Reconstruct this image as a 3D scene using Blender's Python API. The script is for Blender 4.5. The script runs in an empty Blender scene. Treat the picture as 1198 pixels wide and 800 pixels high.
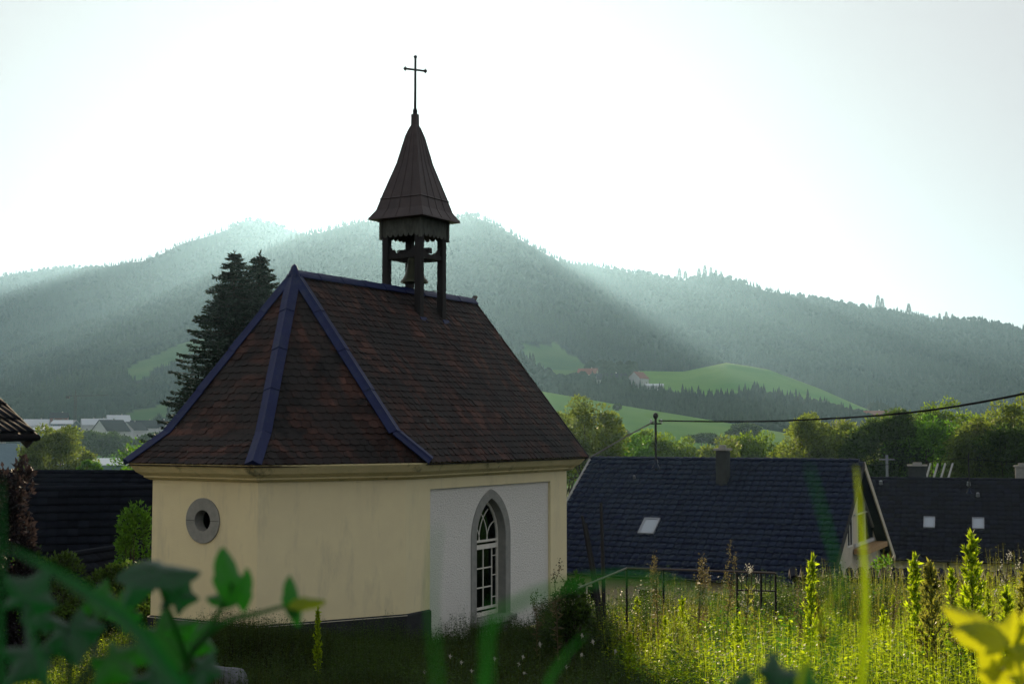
import bpy, math, random
import numpy as np
from math import sin, cos, tan, radians, pi
from mathutils import Vector, Matrix
from mathutils.geometry import tessellate_polygon

S = bpy.context.scene
COL = S.collection
rnd = random.Random(7)
rng = np.random.default_rng(11)

# ------------------------------------------------------------------ camera
F_PX, PITCH, CAM_Z = 1541.86, 0.067, 3.751
cam_d = bpy.data.cameras.new('camera')
cam_d.sensor_width = 36.0
cam_d.lens = F_PX / 1198 * 36
cam_d.clip_start = 0.05
cam_d.clip_end = 30000
cam_d.dof.use_dof = True
cam_d.dof.focus_distance = 27.5
cam_d.dof.aperture_fstop = 7.0
cam = bpy.data.objects.new('camera', cam_d)
COL.objects.link(cam)
cam.location = (0, 0, CAM_Z)
cam.rotation_euler = (pi/2 + PITCH, 0, 0)
S.camera = cam

# ------------------------------------------------------------------ light
SUN_AZ = math.atan((497 - 599) / F_PX)      # left of the view axis (negative = left)
SUN_EL = radians(11.15)
EXPOSURE = 0.68
SKY_STRENGTH = 0.15
SKY_A, SKY_B = 2.7, 0.2
world = bpy.data.worlds.new('World')
S.world = world
world.use_nodes = True
wn, wl = world.node_tree.nodes, world.node_tree.links
wn.clear()
sky = wn.new('ShaderNodeTexSky')
sky.sky_type = 'NISHITA'
sky.sun_disc = False
sky.sun_elevation = SUN_EL
sky.sun_rotation = SUN_AZ
sky.altitude = 300
sky.air_density = 1.0
sky.dust_density = 1.0
sky.ozone_density = 1.5
hs = wn.new('ShaderNodeHueSaturation')
hs.inputs['Saturation'].default_value = 0.72
bg = wn.new('ShaderNodeBackground')
bg.inputs['Strength'].default_value = SKY_STRENGTH
wo = wn.new('ShaderNodeOutputWorld')
# sky evened out so its unseen side lights the walls more: c * A / (c + B)
va = wn.new('ShaderNodeVectorMath'); va.operation = 'ADD'; va.inputs[1].default_value = (SKY_B,)*3
vd = wn.new('ShaderNodeVectorMath'); vd.operation = 'DIVIDE'
vm = wn.new('ShaderNodeVectorMath'); vm.operation = 'SCALE'; vm.inputs['Scale'].default_value = SKY_A
wl.new(sky.outputs[0], hs.inputs['Color'])
wl.new(hs.outputs[0], va.inputs[0])
wl.new(hs.outputs[0], vd.inputs[0]); wl.new(va.outputs[0], vd.inputs[1])
vt = wn.new('ShaderNodeVectorMath'); vt.operation = 'MULTIPLY'; vt.inputs[1].default_value = (1.005, .965, .975)
wl.new(vd.outputs[0], vt.inputs[0]); wl.new(vt.outputs[0], vm.inputs[0]); wl.new(vm.outputs[0], bg.inputs['Color'])
wl.new(bg.outputs[0], wo.inputs['Surface'])

sd = bpy.data.lights.new('sun', 'SUN')
sd.energy = 5.0
sd.angle = radians(0.55)
sd.color = (1.0, 0.78, 0.50)
sun = bpy.data.objects.new('sun', sd)
COL.objects.link(sun)
tosun = Vector((sin(SUN_AZ)*cos(SUN_EL), cos(SUN_AZ)*cos(SUN_EL), sin(SUN_EL)))
sun.rotation_euler = tosun.to_track_quat('Z', 'Y').to_euler()
sun.location = (-20, 60, 40)

vs = S.view_settings
vs.view_transform = 'Standard'
vs.look = 'None'
vs.exposure = EXPOSURE
vs.gamma = 1
vs.use_curve_mapping = False
S.cycles.use_denoising = True
S.cycles.max_bounces = 6
S.cycles.diffuse_bounces = 3
S.cycles.glossy_bounces = 2
S.cycles.transmission_bounces = 4
S.cycles.transparent_max_bounces = 8
S.cycles.volume_bounces = 0
S.cycles.sample_clamp_indirect = 4

# ------------------------------------------------------------------ helpers
def at(px, py, d):
    """world point at forward distance d on the ray of a photo pixel"""
    r, u = px - 599, 400 - py
    fy = F_PX*cos(PITCH) - u*sin(PITCH)
    z = F_PX*sin(PITCH) + u*cos(PITCH)
    k = d / fy
    return Vector((r*k, d, CAM_Z + z*k))

def link(o, parent=None):
    COL.objects.link(o)
    if parent is not None:
        o.parent = parent
    return o

def tag(o, label=None, cat=None, group=None, kind=None):
    if label: o['label'] = label
    if cat: o['category'] = cat
    if group: o['group'] = group
    if kind: o['kind'] = kind
    return o

def empty(name, loc=(0, 0, 0), rz=0, label=None, cat=None, group=None):
    o = bpy.data.objects.new(name, None)
    o.empty_display_size = 0.3
    COL.objects.link(o)
    o.location = loc
    o.rotation_euler = (0, 0, rz)
    return tag(o, label, cat, group)

def copy_tree(o, parent=None):
    c = o.copy()
    COL.objects.link(c)
    c.parent = parent
    for ch in list(o.children):
        copy_tree(ch, c)
    return c

def np_mesh(name, V, Fc, mat, parent=None, smooth=False):
    """V (n,3), Fc (m,k) constant k"""
    me = bpy.data.meshes.new(name)
    V = np.asarray(V, np.float32)
    Fc = np.asarray(Fc, np.int32)
    m, k = Fc.shape
    me.vertices.add(len(V))
    me.vertices.foreach_set('co', V.ravel())
    me.loops.add(m*k)
    me.loops.foreach_set('vertex_index', Fc.ravel())
    me.polygons.add(m)
    me.polygons.foreach_set('loop_start', np.arange(0, m*k, k, dtype=np.int32))
    me.polygons.foreach_set('loop_total', np.full(m, k, np.int32))
    if smooth:
        me.polygons.foreach_set('use_smooth', np.ones(m, bool))
    me.update()
    me.validate()
    if mat: me.materials.append(mat)
    o = bpy.data.objects.new(name, me)
    return link(o, parent)

class MB:
    def __init__(self):
        self.v, self.f, self.m, self.mi = [], [], [], 0
    def add(self, vs, fs):
        n = len(self.v)
        self.v += [tuple(p) for p in vs]
        self.f += [tuple(i+n for i in f) for f in fs]
        self.m += [self.mi]*len(fs)
        return self
    def box(self, a, b):
        (x0, y0, z0), (x1, y1, z1) = a, b
        x0, x1 = min(x0, x1), max(x0, x1); y0, y1 = min(y0, y1), max(y0, y1); z0, z1 = min(z0, z1), max(z0, z1)
        return self.add([(x0,y0,z0),(x1,y0,z0),(x1,y1,z0),(x0,y1,z0),(x0,y0,z1),(x1,y0,z1),(x1,y1,z1),(x0,y1,z1)],
                        [(0,3,2,1),(4,5,6,7),(0,1,5,4),(1,2,6,5),(2,3,7,6),(3,0,4,7)])
    def bar(self, p, q, w, h=None, up=(0, 0, 1)):
        """rectangular bar from p to q"""
        h = h or w
        p, q = Vector(p), Vector(q)
        d = (q-p).normalized()
        s = d.cross(Vector(up))
        if s.length < 1e-4: s = d.cross(Vector((1, 0, 0)))
        s.normalize()
        t = s.cross(d).normalized()
        vs = [e + s*a*w/2 + t*b*h/2 for e in (p, q) for a, b in ((-1,-1),(1,-1),(1,1),(-1,1))]
        return self.add(vs, [(3,2,1,0),(4,5,6,7),(0,1,5,4),(1,2,6,5),(2,3,7,6),(3,0,4,7)])
    def tube(self, pts, radii, n=8, cap=True):
        pts = [Vector(p) for p in pts]
        if not hasattr(radii, '__len__'): radii = [radii]*len(pts)
        vs, fs = [], []
        prev = None
        for i, p in enumerate(pts):
            d = (pts[min(i+1, len(pts)-1)] - pts[max(i-1, 0)]).normalized()
            a = prev if prev is not None else (Vector((1, 0, 0)) if abs(d.x) < .8 else Vector((0, 1, 0)))
            s = (a - d*a.dot(d)).normalized()
            prev = s
            t = d.cross(s)
            for k in range(n):
                an = 2*pi*k/n
                vs.append(p + (s*cos(an) + t*sin(an))*radii[i])
        for i in range(len(pts)-1):
            for k in range(n):
                k2 = (k+1) % n
                fs.append((i*n+k, i*n+k2, (i+1)*n+k2, (i+1)*n+k))
        if cap:
            fs.append(tuple(range(n))[::-1]); fs.append(tuple(range((len(pts)-1)*n, len(pts)*n)))
        return self.add(vs, fs)
    def lathe(self, prof, c=(0, 0, 0), n=24):
        vs = [(c[0]+r*cos(2*pi*k/n), c[1]+r*sin(2*pi*k/n), c[2]+z) for r, z in prof for k in range(n)]
        fs = [(i*n+k, i*n+(k+1) % n, (i+1)*n+(k+1) % n, (i+1)*n+k) for i in range(len(prof)-1) for k in range(n)]
        return self.add(vs, fs)
    def plate(self, O, ax, ay, n, outer, holes=(), t=0.1):
        """polygon plate with holes; front face at O plane, body goes -n*t"""
        O, ax, ay, n = Vector(O), Vector(ax), Vector(ay), Vector(n)
        loops = [list(outer)] + [list(h) for h in holes]
        tri = tessellate_polygon([[Vector((a, b, 0)) for a, b in lp] for lp in loops])
        flat = [p for lp in loops for p in lp]
        P = [O + ax*a + ay*b for a, b in flat]
        N = len(P)
        vs = P + [p - n*t for p in P]
        fs = [tuple(f) for f in tri] + [tuple(i+N for i in f[::-1]) for f in tri]
        k = 0
        for lp in loops:
            m = len(lp)
            for i in range(m):
                a, b = k+i, k+(i+1) % m
                fs.append((a, b, b+N, a+N))
            k += m
        return self.add(vs, fs)
    def build(self, name, mats, parent=None, smooth=False, bevel=0, loc=None, fix=True):
        me = bpy.data.meshes.new(name)
        me.from_pydata(self.v, [], self.f)
        if not isinstance(mats, (list, tuple)): mats = [mats]
        for m in mats: me.materials.append(m)
        me.polygons.foreach_set('material_index', self.m)
        if smooth: me.polygons.foreach_set('use_smooth', [True]*len(self.f))
        if fix:
            import bmesh
            bm = bmesh.new(); bm.from_mesh(me)
            bmesh.ops.recalc_face_normals(bm, faces=bm.faces)
            bm.to_mesh(me); bm.free()
        me.update()
        o = bpy.data.objects.new(name, me)
        link(o, parent)
        if loc is not None: o.location = loc
        if bevel:
            md = o.modifiers.new('bevel', 'BEVEL'); md.width = bevel; md.segments = 2; md.limit_method = 'ANGLE'
        if smooth:
            md = o.modifiers.new('es', 'EDGE_SPLIT'); md.split_angle = radians(40)
        return o

# ------------------------------------------------------------------ materials
def mat(name, col, rough=0.8, metal=0.0, var=None, scale=4.0, bump=0.0, bscale=30.0, island=0.0, spec=0.3,
        trans=None, detail=6, stretch=None, dirt=None, dscale=1.5, dthr=(0.5, 0.7), coord='Object', dstretch=None):
    m = bpy.data.materials.new(name)
    m.use_nodes = True
    nt = m.node_tree; N = nt.nodes; L = nt.links
    b = N['Principled BSDF']
    b.inputs['Roughness'].default_value = rough
    b.inputs['Metallic'].default_value = metal
    b.inputs['Specular IOR Level'].default_value = spec
    tc = N.new('ShaderNodeTexCoord')
    vec = tc.outputs[coord]
    if stretch:
        mp = N.new('ShaderNodeMapping'); mp.inputs['Scale'].default_value = stretch
        L.new(vec, mp.inputs['Vector']); vec = mp.outputs[0]
    c = None
    if var:
        nz = N.new('ShaderNodeTexNoise'); nz.inputs['Scale'].default_value = scale; nz.inputs['Detail'].default_value = detail
        nz.inputs['Roughness'].default_value = 0.65
        L.new(vec, nz.inputs['Vector'])
        r = N.new('ShaderNodeValToRGB')
        r.color_ramp.elements[0].position = 0.32; r.color_ramp.elements[1].position = 0.68
        r.color_ramp.elements[0].color = (*col, 1); r.color_ramp.elements[1].color = (*var, 1)
        L.new(nz.outputs['Fac'], r.inputs['Fac'])
        c = r.outputs['Color']
    if island:
        g = N.new('ShaderNodeNewGeometry')
        mr = N.new('ShaderNodeMapRange')
        mr.inputs['To Min'].default_value = 1-island; mr.inputs['To Max'].default_value = 1+island
        L.new(g.outputs['Random Per Island'], mr.inputs['Value'])
        mx = N.new('ShaderNodeVectorMath'); mx.operation = 'SCALE'
        if c is not None: L.new(c, mx.inputs[0])
        else: mx.inputs[0].default_value = col
        L.new(mr.outputs[0], mx.inputs['Scale'])
        c = mx.outputs[0]
    if dirt:
        n2 = N.new('ShaderNodeTexNoise'); n2.inputs['Scale'].default_value = dscale; n2.inputs['Detail'].default_value = 9
        n2.inputs['Roughness'].default_value = 0.7
        if dstretch:
            m3 = N.new('ShaderNodeMapping'); m3.inputs['Scale'].default_value = dstretch
            L.new(tc.outputs[coord], m3.inputs['Vector']); L.new(m3.outputs[0], n2.inputs['Vector'])
        else:
            L.new(tc.outputs[coord], n2.inputs['Vector'])
        mr2 = N.new('ShaderNodeMapRange'); mr2.inputs['From Min'].default_value = dthr[0]; mr2.inputs['From Max'].default_value = dthr[1]
        L.new(n2.outputs['Fac'], mr2.inputs['Value'])
        mm = N.new('ShaderNodeMix'); mm.data_type = 'RGBA'
        L.new(mr2.outputs[0], mm.inputs['Factor'])
        if c is not None: L.new(c, mm.inputs[6])
        else: mm.inputs[6].default_value = (*col, 1)
        mm.inputs[7].default_value = (*dirt, 1)
        c = mm.outputs[2]
    if c is not None: L.new(c, b.inputs['Base Color'])
    else: b.inputs['Base Color'].default_value = (*col, 1)
    if bump:
        nb = N.new('ShaderNodeTexNoise'); nb.inputs['Scale'].default_value = bscale; nb.inputs['Detail'].default_value = 4
        L.new(vec, nb.inputs['Vector'])
        bp = N.new('ShaderNodeBump'); bp.inputs['Strength'].default_value = min(1, bump); bp.inputs['Distance'].default_value = 0.02
        L.new(nb.outputs['Fac'], bp.inputs['Height'])
        L.new(bp.outputs[0], b.inputs['Normal'])
    if trans:
        t = N.new('ShaderNodeBsdfTranslucent')
        if island:
            sc = N.new('ShaderNodeVectorMath'); sc.operation = 'SCALE'; sc.inputs[0].default_value = trans[:3]
            L.new(mr.outputs[0], sc.inputs['Scale']); L.new(sc.outputs[0], t.inputs['Color'])
        else:
            t.inputs['Color'].default_value = (*trans[:3], 1)
        mix = N.new('ShaderNodeMixShader'); mix.inputs[0].default_value = trans[3]
        L.new(b.outputs[0], mix.inputs[1]); L.new(t.outputs[0], mix.inputs[2])
        L.new(mix.outputs[0], N['Material Output'].inputs['Surface'])
    return m

M = {}
M['plaster'] = mat('yellow_plaster', (.78, .70, .43), .9, var=(.72, .64, .40), scale=1.3, bump=.25, bscale=60,
                   dirt=(.56, .51, .34), dscale=1.6, dthr=(.52, .78), spec=.1, dstretch=(1.6, 1.6, .35))
M['cornice'] = mat('cornice_plaster', (.70, .60, .33), .9, var=(.58, .52, .28), scale=3, bump=.3, bscale=40,
                   dirt=(.17, .17, .10), dscale=1.8, dthr=(.56, .68), spec=.1)
M['roughcast'] = mat('roughcast', (.88, .87, .80), .95, var=(.76, .75, .69), scale=38, bump=.9, bscale=38, spec=.1)
[setattr(n.inputs['Distance'], 'default_value', .06) for n in M['roughcast'].node_tree.nodes if n.type == 'BUMP']
M['stone'] = mat('grey_stone', (.30, .30, .27), .85, var=(.22, .23, .21), scale=6, bump=.3, bscale=50, spec=.2)
M['plinth'] = mat('grey_plinth', (.045, .05, .05), .9, var=(.028, .032, .034), scale=3, bump=.5, bscale=25, spec=.1)
M['mortar'] = mat('lime_lip', (.5, .48, .38), .9)
M['white_wood'] = mat('white_paint', (.72, .70, .62), .5, var=(.6, .58, .5), scale=8)
M['dark_wood'] = mat('weathered_dark_wood', (.012, .012, .012), .8, var=(.024, .023, .022), scale=5, bump=.3, bscale=20, stretch=(1, 1, .15))
M['carved_wood'] = mat('weathered_grey_boards', (.10, .11, .09), .85, var=(.045, .05, .042), scale=9, bump=.4, bscale=30, stretch=(1, 1, .4))
M['blue_metal'] = mat('blue_painted_sheet', (.004, .010, .050), .55, .0, var=(.007, .015, .066), scale=3, spec=.22,
                      dirt=(.02, .03, .06), dscale=5, dthr=(.5, .75))
M['copper'] = mat('brown_sheet_metal', (.034, .026, .025), .55, .3, var=(.055, .042, .038), scale=2.5, spec=.4)
M['iron'] = mat('dark_iron', (.02, .02, .02), .5, .7)
M['bronze'] = mat('bell_bronze', (.05, .055, .035), .45, .8)
M['tile_edge'] = mat('dark_underroof', (.02, .015, .012), .9)
M['navy_tile'] = mat('navy_glazed_tile', (.004, .007, .018), .6, var=(.006, .010, .026), scale=2, island=.28, spec=.12)
M['black_tile'] = mat('dark_tile', (.004, .005, .012), .65, var=(.007, .008, .016), scale=2, island=.5, spec=.12)
M['barn_tile'] = mat('old_dark_tile', (.004, .006, .011), .85, var=(.008, .010, .015), scale=2, island=.3, spec=.06)
M['rail'] = mat('rusty_rail', (.08, .06, .05), .5, .5)
M['cream'] = mat('cream_render', (.55, .50, .38), .9, var=(.48, .44, .34), scale=2)
M['white_render'] = mat('white_render', (.52, .53, .52), .9, var=(.44, .45, .44), scale=2)
M['glass'] = mat('dark_glass', (.012, .016, .02), .06, spec=.7)
M['sky_glass'] = mat('skylight_glass', (.25, .30, .34), .05, spec=1.0)
M['grey_metal'] = mat('zinc', (.22, .24, .26), .4, .6)
M['pale_metal'] = mat('pale_sheet_roof', (.42, .45, .48), .35, .1, spec=.6)
M['wood'] = mat('light_timber', (.42, .27, .12), .7, var=(.33, .20, .09), scale=5)
M['bark'] = mat('bark', (.035, .028, .02), .95, var=(.06, .048, .035), scale=9, bump=.8, bscale=14, stretch=(1, 1, .25))
M['office'] = mat('blue_grey_render', (.10, .16, .19), .8, var=(.08, .13, .16), scale=2)
M['redtile'] = mat('red_tile', (.22, .07, .045), .8, var=(.15, .055, .04), scale=3)

M['navy_tile'].node_tree.nodes['Principled BSDF'].inputs['Specular Tint'].default_value = (.35, .45, .8, 1)
M['navy_tile'].node_tree.nodes['Principled BSDF'].inputs['Specular IOR Level'].default_value = .22
M['navy_tile'].node_tree.nodes['Principled BSDF'].inputs['Roughness'].default_value = .38
def tile_material():
    m = mat('beaver_tail_tiles', (.018, .010, .008), .85, var=(.062, .029, .021), scale=.9, island=.55, bump=.4, bscale=45,
            dirt=(.008, .008, .008), dscale=1.0, dthr=(.47, .60), spec=.25)
    nt = m.node_tree; N = nt.nodes; L = nt.links
    b = N['Principled BSDF']
    src = b.inputs['Base Color'].links[0].from_socket
    tc = N.new('ShaderNodeTexCoord')
    # streaks of black grime running down the slope
    mp = N.new('ShaderNodeMapping'); mp.inputs['Scale'].default_value = (3.4, .8, .8)
    L.new(tc.outputs['Object'], mp.inputs['Vector'])
    n = N.new('ShaderNodeTexNoise'); n.inputs['Scale'].default_value = 1.0; n.inputs['Detail'].default_value = 5
    L.new(mp.outputs[0], n.inputs['Vector'])
    r = N.new('ShaderNodeMapRange'); r.inputs['From Min'].default_value = .45; r.inputs['From Max'].default_value = .57
    r.inputs['To Max'].default_value = .85
    L.new(n.outputs['Fac'], r.inputs['Value'])
    mx = N.new('ShaderNodeMix'); mx.data_type = 'RGBA'; mx.inputs[7].default_value = (.018, .017, .016, 1)
    L.new(r.outputs[0], mx.inputs['Factor']); L.new(src, mx.inputs[6])
    # pale lichen rosettes
    v = N.new('ShaderNodeTexNoise'); v.inputs['Scale'].default_value = 2.2; v.inputs['Detail'].default_value = 8; v.inputs['Roughness'].default_value = .8
    L.new(tc.outputs['Object'], v.inputs['Vector'])
    r2 = N.new('ShaderNodeMapRange'); r2.inputs['From Min'].default_value = .66; r2.inputs['From Max'].default_value = .72; r2.inputs['To Max'].default_value = .7
    L.new(v.outputs['Fac'], r2.inputs['Value'])
    m2 = N.new('ShaderNodeMix'); m2.data_type = 'RGBA'; m2.inputs[7].default_value = (.13, .14, .12, 1)
    L.new(r2.outputs[0], m2.inputs['Factor']); L.new(mx.outputs[2], m2.inputs[6])
    L.new(m2.outputs[2], b.inputs['Base Color'])
    return m
M['tiles'] = tile_material()

def leaf(name, col, tr, k=.45, island=.45, rough=.55, spec=.25):
    return mat(name, col, rough, island=island, trans=(*tr, k), spec=spec)
M['leaf_tree'] = leaf('leaf_deciduous', (.035, .060, .014), (.18, .30, .02), .6)
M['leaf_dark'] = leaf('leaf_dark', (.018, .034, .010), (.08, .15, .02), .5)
M['leaf_bright'] = leaf('leaf_bright', (.05, .11, .012), (.14, .34, .02))
M['leaf_olive'] = leaf('leaf_olive', (.045, .060, .018), (.20, .28, .035), .55)
M['leaf_red'] = leaf('leaf_copper', (.020, .016, .019), (.045, .034, .034), .35)
M['needle'] = leaf('needle', (.012, .026, .016), (.012, .03, .01), .2)
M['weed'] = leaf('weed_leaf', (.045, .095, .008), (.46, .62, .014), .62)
M['weed_pale'] = leaf('weed_pale', (.07, .09, .025), (.36, .38, .05), .5)
M['dry'] = leaf('dry_stalk', (.10, .085, .045), (.22, .19, .07), .35)
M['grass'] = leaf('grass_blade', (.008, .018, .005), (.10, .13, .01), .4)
M['fluff'] = leaf('white_petals', (.55, .53, .46), (.5, .5, .42), .4, .2)
M['fore_leaf'] = leaf('foreground_leaf', (.020, .085, .016), (.05, .42, .015), .5, .25, .45, .4)
M['fore_yellow'] = leaf('foreground_yellow_leaf', (.16, .24, .012), (.62, .66, .01), .6, .15, .5)
M['fore_dark'] = leaf('foreground_dark_leaf', (.010, .055, .022), (.02, .22, .03), .45, .2, .42, .5)
M['fore_blade'] = leaf('foreground_blade', (.02, .10, .02), (.04, .36, .02), .5, .2, .5)
M['fore_lime'] = leaf('foreground_lime_blade', (.14, .26, .01), (.60, .80, .01), .65, .1, .5)

# ------------------------------------------------------------------ terrain
PXX = lambda p: (np.asarray(p, float) - 599) / F_PX
def elev(py):                     # tan of elevation for an image row (at image centre)
    u = 400 - np.asarray(py, float)
    return (F_PX*sin(PITCH) + u*cos(PITCH)) / (F_PX*cos(PITCH) - u*sin(PITCH))
def sstep(a, b, x):
    t = np.clip((x-a)/(b-a), 0, 1)
    return t*t*(3-2*t)

def ridge(D, F, pts, back=0.35, p=1.45):
    pts = sorted(pts)
    return dict(D=D, F=F, x=PXX([q[0] for q in pts])*D, h=CAM_Z + elev([q[1] for q in pts])*D, back=back, p=p)
TREE_H = 18
RIDGES = [
    ridge(3700, 2300, [(-900,420),(-300,340),(0,322),(60,313),(110,312),(200,308),(300,300),(500,300),(800,330),(1300,400),(2000,470)]),
    ridge(3050, 1700, [(-1200,520),(-500,440),(-200,385),(0,345),(100,314),(165,305),(205,287),(245,274),(288,257),(318,262),(347,272),(400,300),(500,330),(700,400),(1000,500)]),
    ridge(2250, 1050, [(-900,520),(-300,478),(0,415),(120,372),(200,340),(275,308),(330,283),(355,275),(400,264),(430,259),(480,263),(520,258),(552,252),(577,260),(612,281),(650,302),(700,330),(780,378),(861,430),(960,480),(1100,530)]),
    ridge(2500, 1150, [(300,520),(420,430),(520,360),(600,320),(650,306),(700,311),(740,318),(800,328),(836,322),(866,328),(900,341),(950,348),(1000,357),(1060,366),(1096,377),(1110,374),(1150,374),(1198,385),(1300,400),(1600,430),(2200,500)]),
    ridge(960, 660, [(450,520),(560,425),(640,432),(740,434),(800,434),(850,424),(900,432),(960,455),(1020,481),(1090,503),(1200,512)], p=1.15),
    ridge(500, 330, [(200,560),(300,505),(420,450),(520,443),(630,457),(740,476),(865,497),(950,512),(1100,535)], p=1.1),
]
def vnoise(x, y, s, seed):
    """cheap smooth value noise"""
    r = np.random.default_rng(seed).random((64, 64))
    u, v = x/s, y/s
    i, j = np.floor(u).astype(int), np.floor(v).astype(int)
    a, b = u-i, v-j
    a, b = a*a*(3-2*a), b*b*(3-2*b)
    g = lambda p, q: r[p % 64, q % 64]
    return (g(i, j)*(1-a)+g(i+1, j)*a)*(1-b) + (g(i, j+1)*(1-a)+g(i+1, j+1)*a)*b - .5

def near_z(x, y):
    x, y = np.asarray(x, float), np.asarray(y, float)
    z = np.interp(y, [-400, -60, 0, 21.5, 25, 31, 36, 50, 90, 150, 400, 700, 900, 1050, 2000, 6000],
                     [34, 8, 2.35, -.50, -.62, -.95, -2.2, -5.4, -8.2, -9, -9, -2, 3.5, 6, 8, 8])
    # the left garden lies lower, the right verge by the wall a little higher
    z = z - 2.0*sstep(-6.5, -13, x)*sstep(18, 30, y)*sstep(60, 40, y)
    z = z + .55*np.exp(-((x+5.0)**2/7 + (y-24.6)**2/2.0))
    z = z + .55*sstep(2, 9, x)*sstep(12, 20, y)*sstep(31, 27, y)
    z = z + .12*vnoise(x, y, 2.3, 1)*sstep(80, 30, y) + 3*vnoise(x, y, 90, 2)*sstep(100, 300, y)
    return z

def ground(x, y):
    x, y = np.asarray(x, float), np.asarray(y, float)
    z = near_z(x, y)
    for k, R in enumerate(RIDGES):
        C = np.interp(x * (R['D']/np.maximum(y, 1))**0.75, R['x'], R['h'])
        s = np.clip((y-R['F'])/(R['D']-R['F']), 0, 1)
        b = np.clip((y-R['D'])/(R['D']*R['back']), 0, 1)
        prof = np.where(y < R['D'], s**R['p'], 1-.55*b*b*(3-2*b))
        n = vnoise(x, y, 320, 10+k)*s*(1-s)*4*.10 + vnoise(x, y, 120, 20+k)*s*(1-s)*4*.035
        zr = -6 + (C+6)*(prof + n)
        z = np.where(y > R['F'], np.maximum(z, zr), z)
    return z

def gz(x, y):
    return float(ground(np.array([x]), np.array([y]))[0])

def proj(x, y, z):
    d = y*cos(PITCH) + (z-CAM_Z)*sin(PITCH)
    u = -y*sin(PITCH) + (z-CAM_Z)*cos(PITCH)
    d = np.maximum(d, 1e-3)
    return 599 + F_PX*x/d, 400 - F_PX*u/d

def in_poly(px, py, poly):
    c = np.zeros(np.shape(px), bool)
    n = len(poly)
    for i in range(n):
        (x0, y0), (x1, y1) = poly[i], poly[(i+1) % n]
        k = ((y0 > py) != (y1 > py)) & (px < (x1-x0)*(py-y0)/((y1-y0) or 1e-9)+x0)
        c ^= k
    return c
FIELDS = [
    (600, 1300, [(738,452),(740,432),(770,428),(812,430),(850,418),(880,440),(880,456),(850,462),(800,460)]),
    (600, 1300, [(838,424),(870,418),(905,424),(960,446),(1022,474),(1016,484),(960,470),(900,458),(866,446)]),
    (900, 2200, [(612,404),(650,402),(672,420),(700,444),(668,446),(628,428)]),
    (900, 2200, [(150,432),(200,406),(245,392),(236,410),(190,430),(160,446)]),
    (900, 2200, [(120,492),(190,470),(200,490),(140,500)]),
]
def field_mask(x, y, z):
    px, py = proj(x, y, z)
    px = px + 9*vnoise(x, y, 22, 91) + 9*vnoise(x, y, 60, 92); py = py + 3.5*vnoise(x, y, 18, 93)
    m = (y < 620)*1.0
    for a, b, poly in FIELDS:
        m = np.maximum(m, ((y > a) & (y < b) & in_poly(px, py, poly))*(1.0 if b < 2000 else .45))
    return m

def build_ground():
    az = np.concatenate([np.linspace(-pi, -.75, 40)[:-1], np.linspace(-.75, -.48, 30)[:-1], np.linspace(-.48, .48, 420), np.linspace(.48, .75, 30)[1:], np.linspace(.75, pi, 40)[1:]])
    r = np.concatenate([[0.3], np.geomspace(1.0, 8, 14), np.linspace(8.5, 40, 90), np.geomspace(41, 300, 60), np.geomspace(306, 5200, 260), [6500, 9000]])
    A, Rr = np.meshgrid(az, r)
    X, Y = np.sin(A)*Rr, np.cos(A)*Rr
    Z = ground(X, Y)
    Z = np.where(Y < 0, near_z(X, Y), Z)
    nr, na = X.shape
    V = np.stack([X, Y, Z], -1).reshape(-1, 3)
    i = np.arange(nr*na).reshape(nr, na)
    Fq = np.stack([i[:-1, :-1], i[1:, :-1], i[1:, 1:], i[:-1, 1:]], -1).reshape(-1, 4)
    o = np_mesh('ground', V, Fq[:, ::-1], M['ground'], smooth=True)
    fm = field_mask(V[:, 0], V[:, 1], V[:, 2]).astype(np.float32)
    a = o.data.attributes.new('field', 'FLOAT', 'POINT')
    a.data.foreach_set('value', fm)
    o['kind'] = 'structure'
    return o

def ground_material():
    m = bpy.data.materials.new('earth_and_meadow'); m.use_nodes = True
    nt = m.node_tree; N = nt.nodes; L = nt.links; b = N['Principled BSDF']
    b.inputs['Roughness'].default_value = .95; b.inputs['Specular IOR Level'].default_value = .05
    tc = N.new('ShaderNodeTexCoord')
    a = N.new('ShaderNodeAttribute'); a.attribute_name = 'field'
    def ramp(scale, c0, c1, det=6):
        n = N.new('ShaderNodeTexNoise'); n.inputs['Scale'].default_value = scale; n.inputs['Detail'].default_value = det
        L.new(tc.outputs['Object'], n.inputs['Vector'])
        r = N.new('ShaderNodeValToRGB'); r.color_ramp.elements[0].position = .35; r.color_ramp.elements[1].position = .65
        r.color_ramp.elements[0].color = (*c0, 1); r.color_ramp.elements[1].color = (*c1, 1)
        L.new(n.outputs['Fac'], r.inputs['Fac']); return r.outputs[0]
    meadow = ramp(.012, (.060, .17, .026), (.12, .235, .040), 10)
    forest = ramp(.02, (.008, .020, .013), (.013, .028, .015))
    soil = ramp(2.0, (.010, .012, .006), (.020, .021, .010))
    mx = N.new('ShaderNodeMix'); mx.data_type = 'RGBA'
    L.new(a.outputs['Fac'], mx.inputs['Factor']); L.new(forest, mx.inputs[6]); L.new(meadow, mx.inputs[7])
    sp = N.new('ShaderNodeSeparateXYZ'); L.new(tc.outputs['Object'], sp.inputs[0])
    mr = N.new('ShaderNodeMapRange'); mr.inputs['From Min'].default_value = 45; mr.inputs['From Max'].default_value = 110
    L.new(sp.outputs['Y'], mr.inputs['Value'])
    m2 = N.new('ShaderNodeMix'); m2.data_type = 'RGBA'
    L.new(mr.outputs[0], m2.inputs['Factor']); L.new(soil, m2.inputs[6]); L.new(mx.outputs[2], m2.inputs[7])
    L.new(m2.outputs[2], b.inputs['Base Color'])
    return m
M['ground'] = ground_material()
build_ground()

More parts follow.
